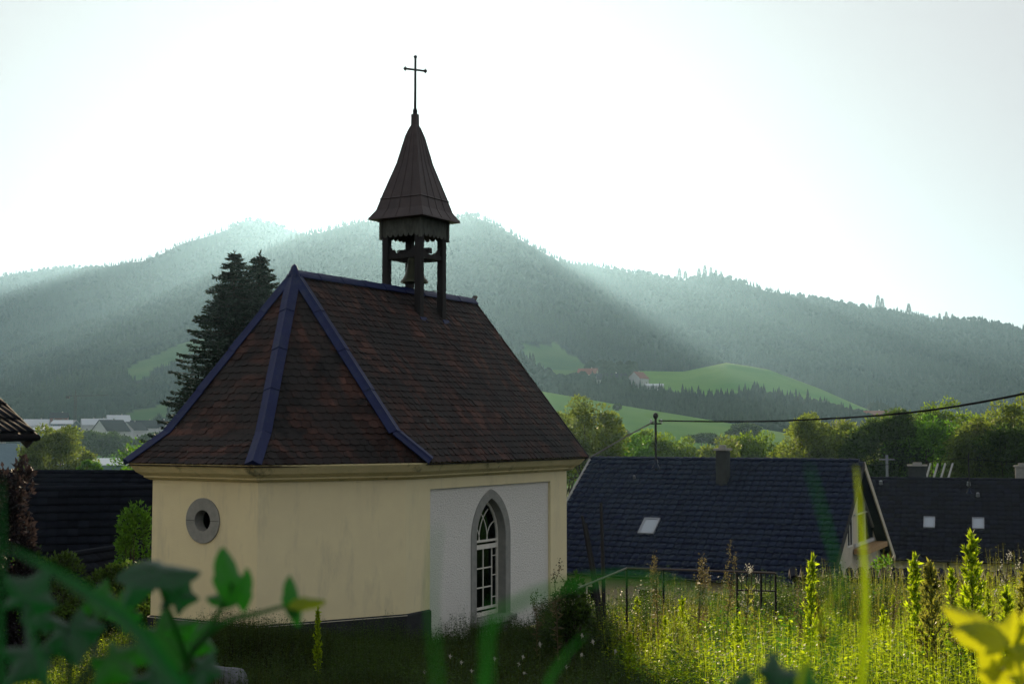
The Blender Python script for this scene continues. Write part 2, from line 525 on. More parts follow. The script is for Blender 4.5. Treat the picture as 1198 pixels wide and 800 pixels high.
# ------------------------------------------------------------------ haze
def build_haze():
    mb = MB(); mb.box((-9300, -9300, -320), (9300, 9300, 610))
    m = bpy.data.materials.new('haze_air'); m.use_nodes = True
    N = m.node_tree.nodes; L = m.node_tree.links
    N.remove(N['Principled BSDF'])
    v = N.new('ShaderNodeVolumePrincipled')
    v.inputs['Color'].default_value = HAZE_COL
    v.inputs['Density'].default_value = HAZE_DENS
    v.inputs['Anisotropy'].default_value = HAZE_G
    L.new(v.outputs[0], N['Material Output'].inputs['Volume'])
    o = mb.build('haze', m)
    tag(o, 'thin blue morning haze filling the valley air', None, None, 'stuff')
HAZE_COL = (.40, .70, 1.0, 1)
HAZE_DENS = 0.74e-4
HAZE_G = 0.70
build_haze()
#==STRUCTURE==
# ------------------------------------------------------------------ chapel
YAW = .539
CH_W, CH_C, CH_C2, CH_L, CH_R, CH_UA = 5.878, 1.516, 2.823, 6.926, 7.161, -.146
CH_X = 22.373*sin(YAW) - 15.923*cos(YAW)
CH_Y = 22.373*cos(YAW) + 15.923*sin(YAW)
BASE = -.9
WH = 2.8
chapel = empty('chapel', (CH_X, CH_Y, BASE), pi/2-YAW,
               'small yellow plastered chapel with steep red-brown tiled roof and open bell turret', 'chapel')
def cpart(mb, name, mats, parent=None, **k):
    o = mb.build(name, mats, parent or chapel, **k)
    if parent is None: o.location = (0, 0, -BASE)
    return o
S0, SB, SA, SD, SE, SG = (0,0), (-CH_C2,CH_C), (-CH_C2,CH_W-CH_C), (0,CH_W), (CH_L,CH_W), (CH_L,0)
POLY = [S0, SB, SA, SD, SE, SG]
def offs(e, eg=None):
    """mitred offset of the wall outline; eg = offset on the entrance side"""
    eg = e if eg is None else eg
    out = []
    n = len(POLY)
    for i in range(n):
        p, a, b = Vector(POLY[i]), Vector(POLY[i-1]), Vector(POLY[(i+1) % n])
        # polygon runs clockwise seen from above -> outward normal is left of travel
        n1 = Vector((-(p-a).y, (p-a).x)).normalized(); n2 = Vector((-(b-p).y, (b-p).x)).normalized()
        if n1.dot(Vector(((a+p)/2) - Vector((2, CH_W/2)))) < 0: n1 = -n1
        if n2.dot(Vector(((b+p)/2) - Vector((2, CH_W/2)))) < 0: n2 = -n2
        e1 = eg if n1.x > .9 else e
        e2 = eg if n2.x > .9 else e
        # solve n1.q = e1, n2.q = e2
        det = n1.x*n2.y - n1.y*n2.x
        out.append((p.x + (e1*n2.y - e2*n1.y)/det, p.y + (n1.x*e2 - n2.x*e1)/det))
    return out

def arch(u0, u1, zs, zb, rise, n=12):
    """pointed arch outline, from bottom left round to bottom right"""
    w = u1-u0
    # circular arcs meeting at the crown: radius from rise
    h = w/2
    R = (rise*rise + h*h)/(2*h)
    pts = [(u0, zb)]
    for k in range(n+1):
        a = math.asin(min(1, rise/R))*k/n
        pts.append((u0 + R - R*cos(a), zs + R*sin(a)))
    for k in range(n-1, -1, -1):
        a = math.asin(min(1, rise/R))*k/n
        pts.append((u1 - R + R*cos(a), zs + R*sin(a)))
    pts.append((u1, zb))
    return pts

WIN_U0, WIN_U1, WIN_ZB, WIN_ZS = 2.80, 4.05, -.46, 1.32
FR_U0, FR_U1 = 2.58, 4.27
def side_walls():
    X, Z = (1, 0, 0), (0, 0, 1)
    for v, n, out in ((0, (0, -1, 0), True), (CH_W, (0, 1, 0), False)):
        mb = MB()
        # raised yellow frame round the recessed panel
        mb.plate((0, v, 0), X, Z, n, [(0, BASE), (.87, BASE), (.87, 2.51), (6.1, 2.51), (6.1, BASE), (CH_L, BASE), (CH_L, WH+.28), (0, WH+.28)], t=.07)
        cpart(mb, 'wall', M['plaster'])
        mb = MB()
        s = -1 if v == 0 else 1
        hole = [(FR_U0+.02, BASE+.05)] + arch(FR_U0+.02, FR_U1-.02, WIN_ZS, WIN_ZB-.1, 1.08)[1:-1] + [(FR_U1-.02, BASE+.05)]
        mb.plate((0, v-s*.0715, 0), X, Z, n, [(.03, BASE), (CH_L-.03, BASE), (CH_L-.03, WH), (.03, WH)], [hole], t=.30)
        cpart(mb, 'wall_panel', M['roughcast'])['label'] = 'white roughcast recessed wall panel'
        # stone surround with reveal, one plate with the opening cut out
        mb = MB()
        ho = arch(FR_U0, FR_U1, WIN_ZS, BASE+.05, 1.10)
        hi = arch(WIN_U0, WIN_U1, WIN_ZS-.02, WIN_ZB, .90)
        mb.plate((0, v-s*.045, 0), X, Z, n, ho, [hi], t=.345)
        fr = cpart(mb, 'window_surround', M['stone'], bevel=.012)
        fr['label'] = 'grey stone pointed arch around window'
        # mortar joints as thin grooves strips
        w = MB()
        y = v - s*.29
        fw = .055
        def fbar(p, q, a=.05, d=.05): w.bar((p[0], y, p[1]), (q[0], y, q[1]), d, a, up=(0, -1, 0)) if False else w.bar((p[0], y, p[1]), (q[0], y, q[1]), a, d, up=(0, 1, 0))
        ai = arch(WIN_U0+.03, WIN_U1-.03, WIN_ZS-.02, WIN_ZB+.03, .87)
        for p, q in zip(ai[:-1], ai[1:]): fbar(p, q, .07, .07)
        fbar(ai[0], ai[-1], .12, .09)
        zt = 1.10
        fbar((WIN_U0+.03, zt), (WIN_U1-.03, zt), .10, .10)
        fbar((WIN_U0+.03, zt+.13), (WIN_U1-.03, zt+.13), .05, .08)
        fbar((WIN_U0+.03, WIN_ZB+.17), (WIN_U1-.03, WIN_ZB+.17), .06, .06)
        # tracery in the head: crossing arcs
        c0, c1 = WIN_U0+.05, WIN_U1-.05
        cm = (c0+c1)/2
        wl_ = c1-c0
        def arc(cx, r, a0, a1, nn=9):
            P = [(cx + r*cos(a0+(a1-a0)*i/nn), zt+.15 + r*sin(a0+(a1-a0)*i/nn)) for i in range(nn+1)]
            for p, q in zip(P[:-1], P[1:]): fbar(p, q, .022, .03)
        arc(c1+.05, wl_*.70, pi*.995, pi*.67)
        arc(c0-.05, wl_*.70, 0.015, pi*.33)
        arc(c0, wl_*.36, 0.0, pi*.49)
        arc(c1, wl_*.36, pi, pi*.51)
        # lower lights: narrow border panes at both sides and two wide lights
        cols = [WIN_U0+.25, cm, WIN_U1-.25]
        for c in cols: fbar((c, WIN_ZB+.19), (c, zt-.05), .03 if c != cm else .028, .035)
        z0, z1 = WIN_ZB+.2, zt-.05
        for k in (1, 2):
            z = z0 + (z1-z0)*k/3
            fbar((cols[0], z), (cols[2], z), .028, .035)
        for za in (.14, .52, .86):
            z = z0 + (z1-z0)*za
            fbar((WIN_U0+.05, z), (cols[0], z), .022, .03)
            fbar((cols[2], z), (WIN_U1-.05, z), .022, .03)
        win = cpart(w, 'window', M['white_wood'])
        win['label'] = 'white pointed lattice window with tracery'
        g = MB()
        g.plate((0, y+s*.004, 0), X, Z, n, arch(WIN_U0+.03, WIN_U1-.03, WIN_ZS-.02, WIN_ZB+.03, .87), t=.006)
        gl = g.build('pane', M['pane_glass'], win)
        sl = MB()
        sl.plate((0, v+s*.10, 0), X, Z, n, [(FR_U0-.02, WIN_ZB-.16), (FR_U1+.06, WIN_ZB-.16), (FR_U1+.06, WIN_ZB-.03), (FR_U0-.02, WIN_ZB-.03)], t=.36)
        cpart(sl, 'window_sill', M['stone'], bevel=.01)
def thin_glass():
    m = bpy.data.materials.new('old_window_glass'); m.use_nodes = True
    N = m.node_tree.nodes; L = m.node_tree.links
    g = N.new('ShaderNodeBsdfGlossy'); g.inputs['Roughness'].default_value = .05; g.inputs['Color'].default_value = (.5, .6, .65, 1)
    t = N.new('ShaderNodeBsdfTransparent'); t.inputs['Color'].default_value = (.55, .58, .50, 1)
    f = N.new('ShaderNodeFresnel'); f.inputs['IOR'].default_value = 1.5
    x = N.new('ShaderNodeMixShader')
    L.new(f.outputs[0], x.inputs[0]); L.new(t.outputs[0], x.inputs[1]); L.new(g.outputs[0], x.inputs[2])
    L.new(x.outputs[0], N['Material Output'].inputs['Surface'])
    return m
M['pane_glass'] = thin_glass()
side_walls()

def wall_run(a, b, name='wall', holes=(), z0=0.0, z1=WH+.28, m='plaster', t=.3):
    a, b = Vector((*a, 0)), Vector((*b, 0))
    ax = (b-a).normalized()
    n = Vector((ax.y, -ax.x, 0))
    mid = (a+b)/2 - Vector((2, CH_W/2, 0))
    if n.dot(mid) < 0: n = -n
    mb = MB()
    mb.plate(a, ax, (0, 0, 1), n, [(0, z0), ((b-a).length, z0), ((b-a).length, z1), (0, z1)], holes, t=t)
    return mb, a, ax, n
circ = lambda cx, cz, r, n=28: [(cx+r*cos(2*pi*k/n), cz+r*sin(2*pi*k/n)) for k in range(n)]
mb, *_ = wall_run(SB, S0); cpart(mb, 'wall', M['plaster'])
mb, *_ = wall_run(SA, SD); cpart(mb, 'wall', M['plaster'])
aw = CH_W-2*CH_C
mb, a0, ax0, n0 = wall_run(SB, SA, holes=[circ(aw/2, 1.96, .40)]); cpart(mb, 'wall', M['plaster'])
mb = MB(); mb.plate(a0+n0*.035, ax0, (0, 0, 1), n0, circ(aw/2, 1.96, .45, 40), [circ(aw/2, 1.96, .21)], t=.30)
oc = cpart(mb, 'round_window_surround', M['stone'], bevel=.012); oc['label'] = 'grey stone ring around small round window'
mb = MB(); mb.plate(a0-n0*.20, ax0, (0, 0, 1), n0, circ(aw/2, 1.96, .23), t=.01)
g = mb.build('pane', M['pane_glass'], oc)
mb = MB()
for sgn in (-1, 1):
    mb = MB()
    p0 = a0+n0*.0365+ax0*(aw/2+sgn*.22)+Vector((0, 0, 1.96)); p1 = a0+n0*.0365+ax0*(aw/2+sgn*.44)+Vector((0, 0, 1.96))
    mb.bar(p0, p1, .008, .008)
    mb.build('joint', M['plinth'], oc)
# entrance gable
mb = MB()
mb.plate((CH_L, 0, 0), (0, 1, 0), (0, 0, 1), (1, 0, 0), [(.3, BASE), (CH_W-.3, BASE), (CH_W-.3, WH+.2), (CH_W-.05, WH+.3), (CH_W/2, CH_R-.12), (.05, WH+.3), (.3, WH+.2)],
         [[(CH_W/2-.7, -.3), (CH_W/2+.7, -.3), (CH_W/2+.7, 1.9), (CH_W/2-.7, 1.9)]], t=.3)
cpart(mb, 'gable_wall', M['plaster'])
mb = MB(); mb.plate((CH_L-.1, CH_W/2-.7, -.3), (0, 1, 0), (0, 0, 1), (1, 0, 0), [(0, 0), (1.4, 0), (1.4, 2.2), (0, 2.2)], t=.06)
for k in range(7): mb.box((CH_L-.098, CH_W/2-.68+k*.2, -.28), (CH_L-.075, CH_W/2-.50+k*.2, 1.88))
cpart(mb, 'door', M['dark_wood'])
# plinth
mb = MB()
for a, b in ((S0, SB), (SB, SA), (SA, SD)):
    m_, *_ = wall_run(a, b, z0=BASE, z1=-.012, t=.42)
    mb.add(m_.v, m_.f)
po = offs(.05)
mbp = MB()
ring = [po[0], po[1], po[2], po[3]]
base = [S0, SB, SA, SD]
for i in range(3):
    a, b, c, d = ring[i], ring[i+1], base[i+1], base[i]
    mbp.add([(a[0], a[1], BASE), (b[0], b[1], BASE), (b[0], b[1], -.035), (a[0], a[1], -.035), (d[0], d[1], -.004), (c[0], c[1], -.004)],
            [(0, 1, 2, 3), (3, 2, 5, 4)])
a, d = ring[0], base[0]
mbp.add([(a[0], a[1], BASE), (.86, -.05, BASE), (.86, -.05, -.035), (a[0], a[1], -.035), (d[0], d[1]-.002, -.004), (.86, -.002, -.004), (.86, 0, BASE)],
        [(0, 1, 2, 3), (3, 2, 5, 4), (1, 6, 5, 2)])
pl = cpart(mbp, 'plinth', M['plinth'], fix=False)
lip = MB()
for i in range(3):
    a, b = ring[i], ring[i+1]
    lip.bar((a[0], a[1], -.030), (b[0], b[1], -.030), .018, .012)
lip.build('lip', M['mortar'], pl)
# cornice ring
mb = MB()
prof = [(-.02, -.06), (.05, -.05), (.158, 0), (.165, .03), (.30, .11), (.40, .235), (.42, .262), (.42, .285), (-.02, .30)]
rings = [[(p[0], p[1], WH+z) for p in offs(e, e*.6)] for e, z in prof]
n = 6
vs = [p for r in rings for p in r]
fs = [(i*n+k, i*n+(k+1) % n, (i+1)*n+(k+1) % n, (i+1)*n+k) for i in range(len(prof)-1) for k in range(n)]
mb.add(vs, fs)
cpart(mb, 'cornice', M['cornice'])

# roof planes and tiles
ZE = WH + .262 + .03
EO = offs(.45, .30)            # eave outline
KZ = .62                       # height of the flare above the eaves
apex = Vector((CH_UA, CH_W/2, CH_R))
rend = Vector((CH_L+.28, CH_W/2, CH_R))
SLOPE = (CH_R-ZE)/(CH_W/2+.45)
def hip(corner, frac):
    c = Vector((corner[0], corner[1], ZE))
    k = Vector((c.x+(apex.x-c.x)*frac, c.y+(apex.y-c.y)*frac, ZE+KZ))
    return [c, k, apex.copy()]
c0 = (EO[0][0]+.30, EO[0][1]); c3 = (EO[3][0]+.30, EO[3][1])
vk = KZ/SLOPE
h3 = [Vector((c0[0], c0[1], ZE)), Vector((c0[0]-.55, c0[1]+vk, ZE+KZ)), apex]
h0 = [Vector((c3[0], c3[1], ZE)), Vector((c3[0]-.55, c3[1]-vk, ZE+KZ)), apex]
h2 = hip(EO[1], .235); h1 = hip(EO[2], .235)
vg0 = [Vector((CH_L+.28, EO[0][1], ZE)), rend]; vg1 = [Vector((CH_L+.28, EO[3][1], ZE)), rend]
def at_z(line, z):
    for a, b in zip(line[:-1], line[1:]):
        if z <= b.z + 1e-9:
            t = (z-a.z)/(b.z-a.z)
            return a + (b-a)*t
    return line[-1].copy()
def tile_field(Lh, Rh, mb, wt=.20, ex=.178, off=0.0):
    """rows of beaver tail tiles between two boundary lines (left, right seen from outside)"""
    ez = (Rh[0]-Lh[0]); ez.z = 0; e = ez.normalized()
    O = Lh[0]
    cen = Vector((1.5, CH_W/2, 0))
    # rows by slope distance sampled on the middle of the face
    zs = [ZE]
    z = ZE
    while z < CH_R-.04:
        a, b = at_z(Lh, z), at_z(Lh, z+.02)
        d = b-a; d = d - e*d.dot(e)
        z += ex*.02/d.length
        zs.append(min(z, CH_R-.01))
    for r in range(len(zs)-1):
        zb, zt = zs[r], zs[min(r+2, len(zs)-1)]
        Lb, Lt, Rb, Rt = at_z(Lh, zb), at_z(Lh, zt), at_z(Rh, zb), at_z(Rh, zt)
        sb = ((Lb-O).dot(e), (Rb-O).dot(e)); st = ((Lt-O).dot(e), (Rt-O).dot(e))
        up = (Lt - Lb); up = up - e*up.dot(e)
        nrm = e.cross(up).normalized()
        if nrm.z < 0: nrm = -nrm
        row_off = (.5 if r % 2 else 0)*wt + off
        k0 = int(math.floor((sb[0]-row_off)/wt)); k1 = int(math.ceil((sb[1]-row_off)/wt))
        wav = .006*sin(r*1.7)
        for k in range(k0, k1):
            a, b = row_off+k*wt+.002, row_off+(k+1)*wt-.002
            ab, bb = max(a, sb[0]), min(b, sb[1])
            if bb-ab < .015: continue
            at_, bt = min(max(a, st[0]), st[1]), min(max(b, st[0]), st[1])
            if bt-at_ < .004: mid = (at_+bt)/2; at_, bt = mid-.002, mid+.002
            j = rnd.uniform(-.008, .008); ln = rnd.uniform(.0, .012) + (.02 if rnd.random() < .02 else 0)
            tilt = rnd.uniform(-.006, .006)
            def P(s, zz, lift):
                f = (zz-zb)/max(zt-zb, 1e-6)
                l_, r_ = Lb + (Lt-Lb)*f, Rb + (Rt-Rb)*f
                sl, sr = sb[0]+(st[0]-sb[0])*f, sb[1]+(st[1]-sb[1])*f
                return l_ + (r_-l_)*((s-sl)/max(sr-sl, 1e-6)) + nrm*lift
            dn = -up.normalized()
            full = (bb-ab) > wt*.8
            bot = []
            for q in range(5):
                f = q/4
                s = bb + (ab-bb)*f
                drop = (.030*(1-(2*f-1)**2) if full else .01) + j
                bot.append(P(s, zb, .034+ln*.5 + tilt*(2*f-1)) + dn*drop)
            lo = [p - nrm*.018 for p in bot]
            top = [P(at_, zt, .004), P(bt, zt, .004)]
            m = len(bot)
            mb.add(top + bot + lo, [tuple(range(2+m))] + [(2+i, 2+m+i, 2+m+i+1, 2+i+1) for i in range(m-1)] + [(1, 2+m, 2), (0, 2+m-1, 2+2*m-1)])
tb = MB()
tile_field(h3, vg0, tb)
tile_field(h2, h3, tb, off=.05)
tile_field(h1, h2, tb)
tile_field(h0, h1, tb, off=.03)
tile_field(vg1, h0, tb)
tl = cpart(tb, 'roof', M['tiles'], fix=False)
tl['label'] = 'steep roof of weathered red-brown beaver-tail tiles'
# boarding under the tiles
ub = MB()
dz = Vector((0, 0, -.05))
def under(Lh, Rh):
    zs = [ZE, ZE+KZ*.33, ZE+KZ*.66, ZE+KZ] + [ZE+KZ+(CH_R-ZE-KZ)*k/12 for k in range(1, 13)]
    for a, b in zip(zs[:-1], zs[1:]):
        ub.add([at_z(Lh, a)+dz, at_z(Rh, a)+dz, at_z(Rh, b)+dz, at_z(Lh, b)+dz], [(0, 1, 2, 3)])
for a, b in ((h3, vg0), (h2, h3), (h1, h2), (h0, h1), (vg1, h0)): under(a, b)
ub.build('under_roof', M['tile_edge'], tl)
ub = MB()
for s, vg in ((1, vg0), (-1, vg1)):
    a, b = vg[0].copy(), vg[1].copy()
    a.x -= .02; b.x -= .02
    ub.bar(a+Vector((0, 0, -.05)), b+Vector((0, 0, -.05)), .035, .16, up=(0, 0, 1))
    ub.bar(a+Vector((0.012, 0, .045)), b+Vector((0.012, 0, .045)), .06, .02)
ub.build('verge_board', M['dark_wood'], tl)

def face_n(Lh, Rh, seg):
    a, b, c = Lh[seg], Rh[seg], Lh[seg+1]
    n = (b-a).cross(c-a).normalized()
    return n if n.z > 0 else -n
def strip(line, nA, nB, name, parent, seglen=1.15, wid=.15, m='blue_metal'):
    """folded sheet along a hip; nA/nB normals per segment of faces on each side"""
    mb = MB()
    for sgi in range(len(line)-1):
        p, q = line[sgi], line[sgi+1]
        d = (q-p).normalized(); Lg = (q-p).length
        na, nb = nA[sgi], nB[sgi]
        wa = na.cross(d).normalized(); wb = nb.cross(d).normalized()
        mid = (na+nb).normalized()
        if wa.dot(nb) > 0: wa = -wa
        if wb.dot(na) > 0: wb = -wb
        k = max(1, round(Lg/seglen))
        for i in range(k):
            s0, s1 = p + d*(Lg*i/k - (.03 if i or sgi else -.0)), p + d*(Lg*(i+1)/k)
            sec = []
            for s, l in ((s0, .020), (s1, .006)):
                sec += [s+wa*wid+na*(.045+l), s+wa*(wid-.004)+na*(.062+l), s+wa*.035+na*(.075+l), s+mid*(.10+l), s+wb*.035+nb*(.075+l), s+wb*(wid-.004)+nb*(.062+l), s+wb*wid+nb*(.045+l)]
            fs = [(j, j+1, j+8, j+7) for j in range(6)] + [(6, 5, 4, 3, 2, 1, 0)]
            mb.add(sec, fs)
    o = mb.build(name, M[m], parent, fix=False)
    return o
N3 = [face_n(h3, [vg0[0], at_z(vg0, ZE+KZ), vg0[1]], i) for i in range(2)]
NB = [face_n(h2, h3, i) for i in range(2)]
NA = [face_n(h1, h2, i) for i in range(2)]
NC = [face_n(h0, h1, i) for i in range(2)]
N0 = [face_n([vg1[0], at_z(vg1, ZE+KZ), vg1[1]], h0, i) for i in range(2)]
# apex is shared, so the upper segment needs an explicit third point
def nn(a, b, c):
    n = (b-a).cross(c-a).normalized()
    return n if n.z > 0 else -n
N3[1] = nn(h3[1], rend, apex); NB[1] = nn(h2[1], h3[1], apex); NA[1] = nn(h1[1], h2[1], apex); NC[1] = nn(h0[1], h1[1], apex); N0[1] = nn(h0[1], rend, apex)
for ln, a, b in ((h3, N3, NB), (h2, NB, NA), (h1, NA, NC), (h0, NC, N0)):
    strip(ln, a, b, 'hip_flashing', tl)['label'] = 'blue painted metal hip flashing'
strip([apex, rend], [N3[1]], [N0[1]], 'ridge_cap', tl, .8, .12)['label'] = 'bluish metal ridge capping'
mb = MB(); mb.bar(rend+Vector((-.05, 0, .02)), rend+Vector((.05, 0, .16)), .12, .05); mb.build('ridge_end', M['copper'], tl)
mb = MB(); mb.lathe([(.0, .16), (.05, .12), (.09, .02), (.15, -.10), (.0, -.10)], apex+Vector((0, 0, .08)), 10); mb.build('apex_cap', M['blue_metal'], tl, smooth=True)

# bell turret
UC, VC, HB = 4.42, CH_W/2, .49
def cz(u, v, y):
    """height at chapel plan point (u,v) that shows on photo row y"""
    X = (u+22.373)*sin(YAW) - (v+15.923)*cos(YAW); Y = (u+22.373)*cos(YAW) + (v+15.923)*sin(YAW)
    return at(599 + 0*X, y, Y).z
Z_TIP = cz(UC+.8, VC-.8, 261); Z_KINK = cz(UC-.5, VC-.5, 229); Z_TOP = cz(UC, VC, 134); Z_AP0 = cz(UC-.5, VC-.5, 273)
Z_CROSS = cz(UC, VC, 66); Z_BAR = cz(UC, VC, 82)
print('turret', Z_TIP, Z_KINK, Z_TOP, Z_AP0, Z_CROSS)
tw = empty('bell_turret', (0, 0, -BASE)); tw.parent = chapel
tw['label'] = 'open timber bell turret astride the ridge'
roof_z = lambda v: CH_R - SLOPE*abs(v-VC)
for su in (-1, 1):
    for sv in (-1, 1):
        mb = MB(); u, v = UC+su*HB, VC+sv*HB
        mb.box((u-.085, v-.085, roof_z(v)-.25), (u+.085, v+.085, Z_AP0+.35))
        mb.build('post', M['dark_wood'], tw, bevel=.01)
        if True:
            f = MB()
            zf = roof_z(v)
            f.add([(u-.13, v+sv*.13, zf-SLOPE*.13+.085), (u+.13, v+sv*.13, zf-SLOPE*.13+.085), (u+.13, v+sv*.27, zf-SLOPE*.34+.07), (u-.13, v+sv*.27, zf-SLOPE*.34+.07),
                   (u-.13, v+sv*.13, zf-SLOPE*.13+.04), (u+.13, v+sv*.13, zf-SLOPE*.13+.04), (u+.13, v+sv*.27, zf-SLOPE*.34+.03), (u-.13, v+sv*.27, zf-SLOPE*.34+.03)],
                  [(0, 1, 2, 3), (7, 6, 5, 4), (0, 4, 5, 1), (1, 5, 6, 2), (2, 6, 7, 3), (3, 7, 4, 0)])
            f.build('post_flashing', M['blue_metal'], tw)
mb = MB()
zb = cz(UC-.5, VC-.5, 298)
for sv in (-1, 1): mb.box((UC-HB+.08, VC+sv*HB-.05, zb-.05), (UC+HB-.08, VC+sv*HB+.05, zb+.05))
for su in (-1, 1): mb.box((UC+su*HB-.05, VC-HB+.08, zb-.05), (UC+su*HB+.05, VC+HB-.08, zb+.05))
mb.bar((UC, VC-HB, zb+.16), (UC, VC+HB, zb+.16), .12, .14)
mb.build('beam', M['dark_wood'], tw)
# curly carved braces above the beams
mb = MB()
for su, sv in ((-1, -1), (1, -1), (1, 1), (-1, 1)):
    for ax_ in ((1, 0), (0, 1)):
        ln = []
        for k in range(13):
            t = k/12
            ln.append((t*.30, .19*(1-t)**1.6 + .025*sin(t*pi*5)))
        out = [(0, 0)] + [(a, b+.03) for a, b in ln] + [(.30, 0)]
        dirv = Vector((-su*ax_[0], -sv*ax_[1], 0))
        O = Vector((UC+su*HB, VC+sv*HB, zb+.05)) + dirv*.085
        nv = Vector((dirv.y, -dirv.x, 0))
        m2 = MB(); m2.plate(O+nv*.02, dirv, (0, 0, 1), nv, out, t=.04); m2.build('carved_brace', M['dark_wood'], tw)
# scalloped apron boards
ZA1 = Z_TIP+.06
for (du, dv), nv in (((1, 0), (0, -1)), ((1, 0), (0, 1)), ((0, 1), (-1, 0)), ((0, 1), (1, 0))):
    w = HB*2+.20 if dv == 0 else HB*2+.13
    nn_ = 7
    pts = [(0, ZA1), (0, Z_AP0)]
    for k in range(nn_):
        for q in range(1, 7):
            t = (k+q/6)/nn_
            pts.append((t*w, Z_AP0 - .0 + .055*abs(sin(pi*t*nn_))*(-1) + (.03 if q == 6 else 0)))
    pts += [(w, ZA1)]
    nvv = Vector((*nv, 0)); d = Vector((du, dv, 0))
    O = Vector((UC, VC, 0)) + nvv*(HB+.10+(.0 if dv == 0 else .0)) - d*w/2
    mb = MB(); mb.plate(O, d, (0, 0, 1), nvv, pts, t=.03)
    mb.build('apron_board', M['carved_wood'], tw)
for su in (-1, 1):
    for sv in (-1, 1):
        mb = MB(); u, v = UC+su*(HB+.105), VC+sv*(HB+.105)
        mb.box((u-.035, v-.035, Z_AP0-.10), (u+.035, v+.035, ZA1-.02)); mb.build('corner_batten', M['carved_wood'], tw)
# rope / lightning rod across
mb = MB(); mb.tube([(UC-HB+.08, VC-HB, CH_R-.02), (UC+HB-.08, VC-HB, CH_R+.06)], .012, 6); mb.build('tie_rod', M['iron'], tw)
# spire
mb = MB()
Z0, Z1_, ZT = Z_TIP, Z_KINK, Z_TOP
lv = [(HB+.34, Z0-.01), (HB+.325, Z0+.03), (HB+.19, Z0+(Z1_-Z0)*.46), (HB+.115, Z1_-.02), (HB+.13, Z1_+.0), (HB+.105, Z1_+.03), (.325, Z1_+(ZT-Z1_)*.42), (.175, Z1_+(ZT-Z1_)*.74), (.095, ZT-.33), (.075, ZT-.28), (.07, ZT)]
vs = [(UC+a*h, VC+b*h, z) for h, z in lv for a, b in ((-1, -1), (1, -1), (1, 1), (-1, 1))]
fs = [(i*4+k, i*4+(k+1) % 4, (i+1)*4+(k+1) % 4, (i+1)*4+k) for i in range(len(lv)-1) for k in range(4)] + [(0, 1, 2, 3), tuple(range(len(vs)-4, len(vs)))]
mb.add(vs, fs)
# standing seams
for k in range(4):
    a = [(-1, -1), (1, -1), (1, 1), (-1, 1)][k]; b = [(-1, -1), (1, -1), (1, 1), (-1, 1)][(k+1) % 4]
    for f in (.0, .25, .5, .75):
        q = (a[0]+(b[0]-a[0])*f, a[1]+(b[1]-a[1])*f)
        P = [(UC+q[0]*h*1.003, VC+q[1]*h*1.003, z) for h, z in lv[1:9]]
        for p, r in zip(P[:-1], P[1:]): mb.bar(p, r, .010, .012)
mb.build('spire_roof', M['copper'], tw)
mb = MB()
mb.tube([(UC, VC, ZT-.03), (UC, VC, ZT+.10), (UC, VC, ZT+.13), (UC, VC, ZT+.16), (UC, VC, Z_CROSS)], [.055, .06, .045, .034, .028], 8)
ur = Vector((cos(.0), 0, 0))
cd = Vector((sin(.22)*-1 if False else .0, 0, 0))
arm = Vector((.62, -.42, 0)).normalized()*.27
c = Vector((UC, VC, Z_BAR))
mb.tube([c-arm, c+arm], .027, 8)
for p in (c-arm, c+arm, Vector((UC, VC, Z_CROSS-.02))):
    mb.lathe([(0, .055), (.045, .02), (.045, -.02), (0, -.055)], p, 8)
    for q in (Vector((0, 0, .05)), Vector((0, 0, -.05))):
        if p is not None and abs(p.z-Z_BAR) < .1: mb.lathe([(0, .02), (.016, 0), (0, -.02)], p+q, 6)
mb.build('cross', M['iron'], tw)

# the bell hangs free inside the turret: a thing of its own
crot = Matrix.Rotation(pi/2-YAW, 4, 'Z')
bw = Vector((CH_X, CH_Y, 0)) + crot @ Vector((UC, VC, 0))
zbell = zb+.10
bell = empty('bell', (bw.x, bw.y, zbell-.75), pi/2-YAW, 'dark bronze bell hanging from a beam inside the open turret', 'bell')
mb = MB()
mb.lathe([(0, .70), (.05, .70), (.13, .67), (.165, .62), (.18, .50), (.20, .36), (.235, .24), (.29, .14), (.335, .08), (.345, .04), (.31, .04), (.26, .12), (.20, .24), (.16, .5), (0, .62)], (0, 0, 0), 24)
mb.build('bell_body', M['bronze'], bell, smooth=True)
mb = MB(); mb.box((-.05, -.30, .70), (.05, .30, .80)); mb.build('headstock', M['dark_wood'], bell)
mb = MB(); mb.tube([(0, 0, .6), (0, 0, .08)], .015, 6); mb.lathe([(0, .12), (.04, .06), (0, 0)], (0, 0, 0), 8); mb.build('clapper', M['iron'], bell)
#==HOUSES==
# ------------------------------------------------------------------ houses
M['cable'] = mat('cable_rubber', (.012, .012, .014), 1, spec=0)
M['pale_cable'] = mat('grey_cable', (.12, .12, .10), 1, spec=0)
def frame_at(o, rz):
    return Matrix.Translation(o) @ Matrix.Rotation(rz, 4, 'Z')

